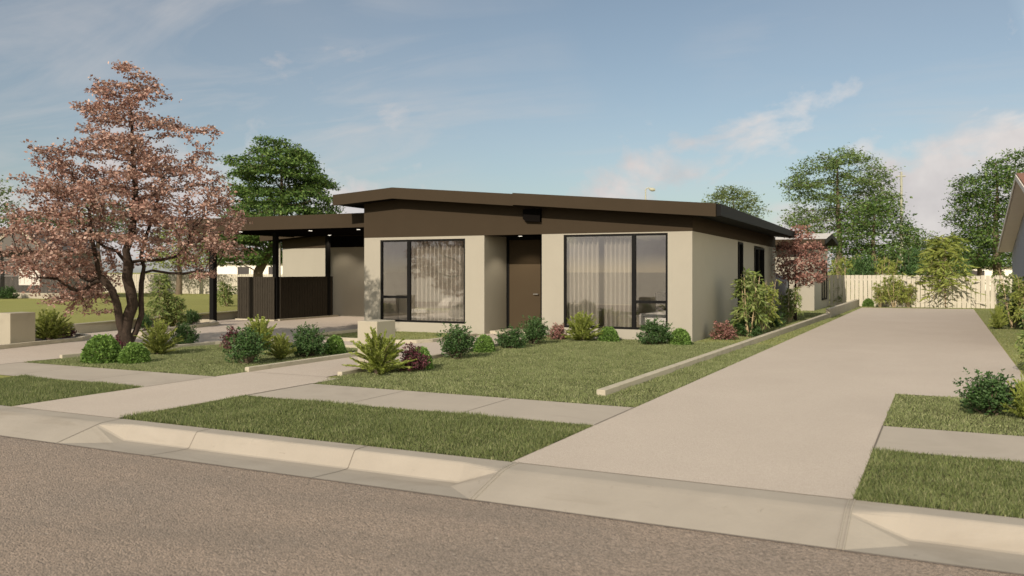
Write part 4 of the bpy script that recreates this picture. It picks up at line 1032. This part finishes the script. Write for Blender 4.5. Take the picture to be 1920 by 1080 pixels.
KINDS = {
 'ball': [mesh_ball(1), mesh_ball(2)],
 'dark': [mesh_bushy(3, M['dark']), mesh_bushy(4, M['dark'])],
 'gold': [mesh_conifer(5, M['gold']), mesh_conifer(6, M['gold'])],
 'olive': [mesh_conifer(7, M['olive']), mesh_conifer(8, M['olive'])],
 'burg': [mesh_bushy(9, M['burg'], .07, 55, 8, .7, lpt=7)],
 'pink': [mesh_bushy(10, M['pink'], .07, 55, 8, .7, lpt=7)],
 'feather': [mesh_feather(11, M['bamb'], 7, .5, .3), mesh_feather(12, M['bamb'], 6, .55, .25)],
 'feather2': [mesh_feather(13, M['bamb2'], 6, .6, .3)],
 'young': [mesh_feather(14, M['bamb'], 1, .46, .22, 10, 'barkl', .07, True)],
 'young2': [mesh_feather(15, M['bamb2'], 1, .50, .30, 10, 'barkl', .075, True)],
}
NAMES = {'ball': ('ball_shrub', 'shrub', 'round clipped green shrubs'), 'dark': ('leafy_shrub', 'shrub', 'dark green leafy shrubs'), 'gold': ('golden_conifer', 'shrub', 'feathery golden conifers'),
 'olive': ('golden_conifer', 'shrub', 'feathery golden conifers'), 'burg': ('burgundy_shrub', 'shrub', 'burgundy shrubs'), 'pink': ('burgundy_shrub', 'shrub', 'burgundy shrubs'),
 'feather': ('feathery_shrub', 'plant', 'tall feathery shrubs on thin stems'), 'feather2': ('feathery_shrub', 'plant', 'tall feathery shrubs on thin stems'), 'young': ('young_tree', 'tree', 'slender young trees'), 'young2': ('young_tree', 'tree', 'slender young trees')}
cnt = {}
def plant(kind, u, vb, wpx, hpx, label, z=0.0, back=.35, xy=None, wh=None):
    """u, vb: where it meets the ground in the photograph; wpx, hpx: its size there"""
    if xy is None:
        p = G(u, vb, z); d = depth(p.x, p.y); wd, ht = wpx/FP*d, hpx/FP*d
        p = p+Vector(FV)*wd*back; d2 = depth(p.x, p.y); p = p+Vector(RV)*((u-960)/FP*(d2-d)); ht *= d2/d; wd *= d2/d
        ht += (d2-d)/d2*(vb-HZ)/FP*d2*0.6 if False else 0
    else: p = Vector((xy[0], xy[1], z)); wd, ht = wh
    k = cnt.get(kind, 0); cnt[kind] = k+1; f, st = KINDS[kind][k % len(KINDS[kind])]
    n_, c_, g_ = NAMES[kind]
    e = empty(n_, (p.x, p.y, z-.01), random.uniform(0, 6.28), label, c_, g_)
    k_ = {'ball': (1.0, 1.0), 'dark': (.9, 1.0), 'gold': (1.04, 1.0), 'olive': (1.04, 1.0), 'burg': (.9, 1.0), 'pink': (.9, 1.0), 'feather': (.8, 1.0), 'feather2': (.82, 1.0), 'young': (.8, 1.0), 'young2': (.66, 1.0)}[kind]
    e.scale = (wd/k_[0], wd/k_[0], ht/k_[1])
    link('foliage', f, e); link('stem', st, e); return e
P_ = plant
P_('ball', 192, 682, 68, 56, 'larger round bright green clipped shrub at the left of the copper-leaved tree')
P_('ball', 252, 683, 52, 42, 'smaller round green clipped shrub in front of the copper-leaved trunk')
P_('ball', 628, 665, 38, 38, 'round dark green clipped shrub left of the square pillar')
P_('ball', 788, 694, 44, 46, 'round green shrub behind the burgundy shrub on the main lawn corner')
P_('ball', 908, 662, 38, 36, 'round green shrub below the porch side wall, right of a leafy shrub')
P_('ball', 1141, 641, 37, 30, 'round green shrub under the middle of the right-hand window')
P_('ball', 1275, 648, 38, 34, 'round green shrub at the front right corner of the house')
P_('ball', 1628, 575, 20, 17, 'leftmost small round shrub at the foot of the back fence')
P_('ball', 1738, 576, 23, 18, 'middle small round shrub at the foot of the back fence')
P_('ball', 1811, 576, 18, 17, 'small round shrub beside the pink shrub at the back fence')
P_('dark', 345, 650, 46, 48, 'dark green leafy shrub right of the golden conifer beside the copper tree')
P_('dark', 465, 685, 76, 70, 'large dark green leafy shrub at the near left of the row beside the path')
P_('dark', 577, 671, 66, 64, 'dark green leafy shrub in the row beside the path, next to the round one')
P_('dark', 858, 676, 70, 66, 'dark green leafy shrub on the main lawn in front of the left window')
P_('dark', 960, 655, 54, 44, 'leafy green shrub left of the front door, lower of the pair')
P_('dark', 1003, 648, 54, 54, 'leafy green shrub in front of the door, taller of the pair')
P_('dark', 1227, 648, 60, 52, 'leafy green shrub under the right end of the right-hand window')
P_('dark', 359, 610, 32, 30, 'small dark green shrub just left of the front carport post', .03)
P_('dark', 6, 645, 44, 38, 'small green shrub in front of the far left pillar', .02)
P_('dark', 1856, 786, 108, 84, 'dark green leafy shrub on the grass at the right edge')
P_('dark', 14, 563, 36, 28, 'dark shrub against the grey neighbouring house at the far left')
P_('dark', 72, 561, 40, 22, 'low shrub under the window of the grey neighbouring house')
P_('dark', 118, 560, 44, 22, 'low green shrub at the edge of the left lawn behind the copper tree')
P_('dark', 272, 620, 24, 32, 'small dark shrub just right of the copper tree trunk', .03)
P_('dark', 1400, 632, 56, 42, 'dark green shrub at the foot of the feathery shrub by the side wall')
P_('dark', 1450, 614, 40, 34, 'dark shaded shrub beside the rear corner of the side wall')
P_('dark', 1892, 608, 44, 34, 'dark green shrub low in the planting on the right lawn')
P_('dark', 1580, 570, 24, 22, 'dark green shrub beside the rear unit by the fence')
P_('olive', 297, 668, 74, 60, 'olive and yellow feathery conifer right of the copper tree trunk')
P_('gold', 487, 657, 70, 56, 'yellow-green conifer standing behind the big leafy shrub by the path')
P_('olive', 526, 677, 54, 46, 'yellow conifer between two dark leafy shrubs beside the path')
P_('gold', 711, 706, 104, 80, 'large bright yellow-green conifer in front of the square pillar')
P_('gold', 1091, 642, 70, 50, 'yellow-green conifer under the left part of the right-hand window')
P_('olive', 92, 640, 80, 52, 'olive green feathery shrub right of the far left pillar', .02)
P_('olive', 322, 615, 46, 44, 'olive conifer in the bed left of the carport post', .03)
P_('gold', 1921, 790, 60, 84, 'yellow-striped leafy shrub cut by the right edge of the picture')
P_('gold', 1872, 618, 32, 42, 'yellow-green conifer in the planting on the right lawn')
P_('burg', 124, 634, 32, 28, 'burgundy shrub at the right end of the far left planting bed', .02)
P_('burg', 217, 662, 28, 32, 'burgundy shrub behind the two round shrubs by the copper tree')
P_('burg', 438, 657, 42, 42, 'burgundy shrub at the back left of the row beside the path')
P_('burg', 774, 700, 54, 52, 'burgundy shrub right of the bright yellow conifer')
P_('pink', 1045, 638, 34, 32, 'pink and red shrub between the door and the right-hand window')
P_('pink', 1357, 638, 46, 36, 'pink and burgundy shrub at the foot of the shaded side wall')
P_('pink', 1826, 576, 22, 15, 'small pink shrub at the foot of the back fence')
P_('young', 300, 618, 90, 104, 'slender light green young tree in the bed left of the carport post', .03)
P_('feather', 333, 616, 56, 66, 'feathery light green shrub beside the young tree left of the carport post', .03)
P_('feather', 423, 580, 50, 62, 'feathery green shrub behind the low wall, right of the carport post', .1)
P_('feather', 1405, 634, 100, 136, 'tall feathery shrub with tan stems beside the shaded side wall')
P_('feather2', 1432, 625, 60, 110, 'feathery shrub in front of the narrow side windows')
P_('feather', 1481, 604, 50, 78, 'multi-stemmed feathery shrub below the small copper tree')
P_('feather2', 1650, 577, 36, 52, 'left feathery yellow-green shrub of the clump against the back fence')
P_('feather2', 1676, 577, 40, 72, 'middle and tallest feathery shrub of the clump against the back fence')
P_('feather2', 1703, 577, 36, 52, 'right feathery yellow-green shrub of the clump against the back fence')
P_('young2', 1773, 579, 122, 138, 'slender pale-trunked tree spreading in front of the back fence')
P_('feather2', 1592, 570, 34, 50, 'feathery shrub between the rear unit and the back fence')
P_('feather', 1573, 574, 34, 56, 'taller feathery shrub against the shaded end of the fence')
P_('feather', 1900, 617, 72, 128, 'tall feathery shrub in front of the blue-grey house')
P_('feather2', 1925, 622, 70, 110, 'feathery light green shrub at the right edge by the blue-grey house')
P_('feather', 0, 0, 0, 0, 'near feathery shrub with drooping fronds at the right edge', xy=(1.42, 16.6), wh=(.9, 1.35))
# greenery beyond the back fence
for i, (u, w_, h_, d, lb) in enumerate([(1585, 40, 62, 52, 'pale leafy bush above the fence left of the bushy tree'), (1618, 44, 58, 50, 'dark bush above the fence under the bushy tree'), (1662, 40, 60, 52, 'bush above the fence just left of the tall pole'), (1712, 46, 66, 52, 'light green bush above the fence right of the tall pole'), (1752, 44, 62, 54, 'bush above the fence behind the slender tree'), (1800, 36, 56, 52, 'small bush above the fence in front of the white house')]):
    q = at(u, 508, d); P_('feather2' if i % 2 == 0 else 'dark', 0, 0, 0, 0, lb, xy=(q.x, q.y), wh=(w_/FP*d*1.3, h_/FP*d+1.0))
# small copper tree by the rear unit
B1 = G(1492, 601); d1 = depth(B1.x, B1.y)
def TR(u, v, dd=0):
    q = RV*((u-960)/FP*d1-(B1.x*CC+B1.y*SS))+FV*dd; return (q[0], q[1], CH-(v-HZ)/FP*d1)
poly = [(1490, 420), (1512, 418), (1520, 440), (1545, 468), (1552, 500), (1548, 530), (1520, 538), (1490, 530), (1460, 525), (1450, 490), (1458, 458), (1478, 440)]
att = poly_attract(poly, B1, d1, 1100, .8, 8, nz=4)
mk_tree('copper_tree', B1, [([TR(1492, 601), TR(1491, 560), TR(1492, 525), TR(1490, 490), TR(1494, 455)], None), ([TR(1489, 598), TR(1480, 560), TR(1478, 520), TR(1474, 490)], -1)], att, .10, 1.5, .16, .005, 2.3, M['bark'], M['red2'], .93, 12, .085, .65, .08,
        'small copper-leaved tree in front of the rear unit', 'tree', rmax=.055, seed=5)
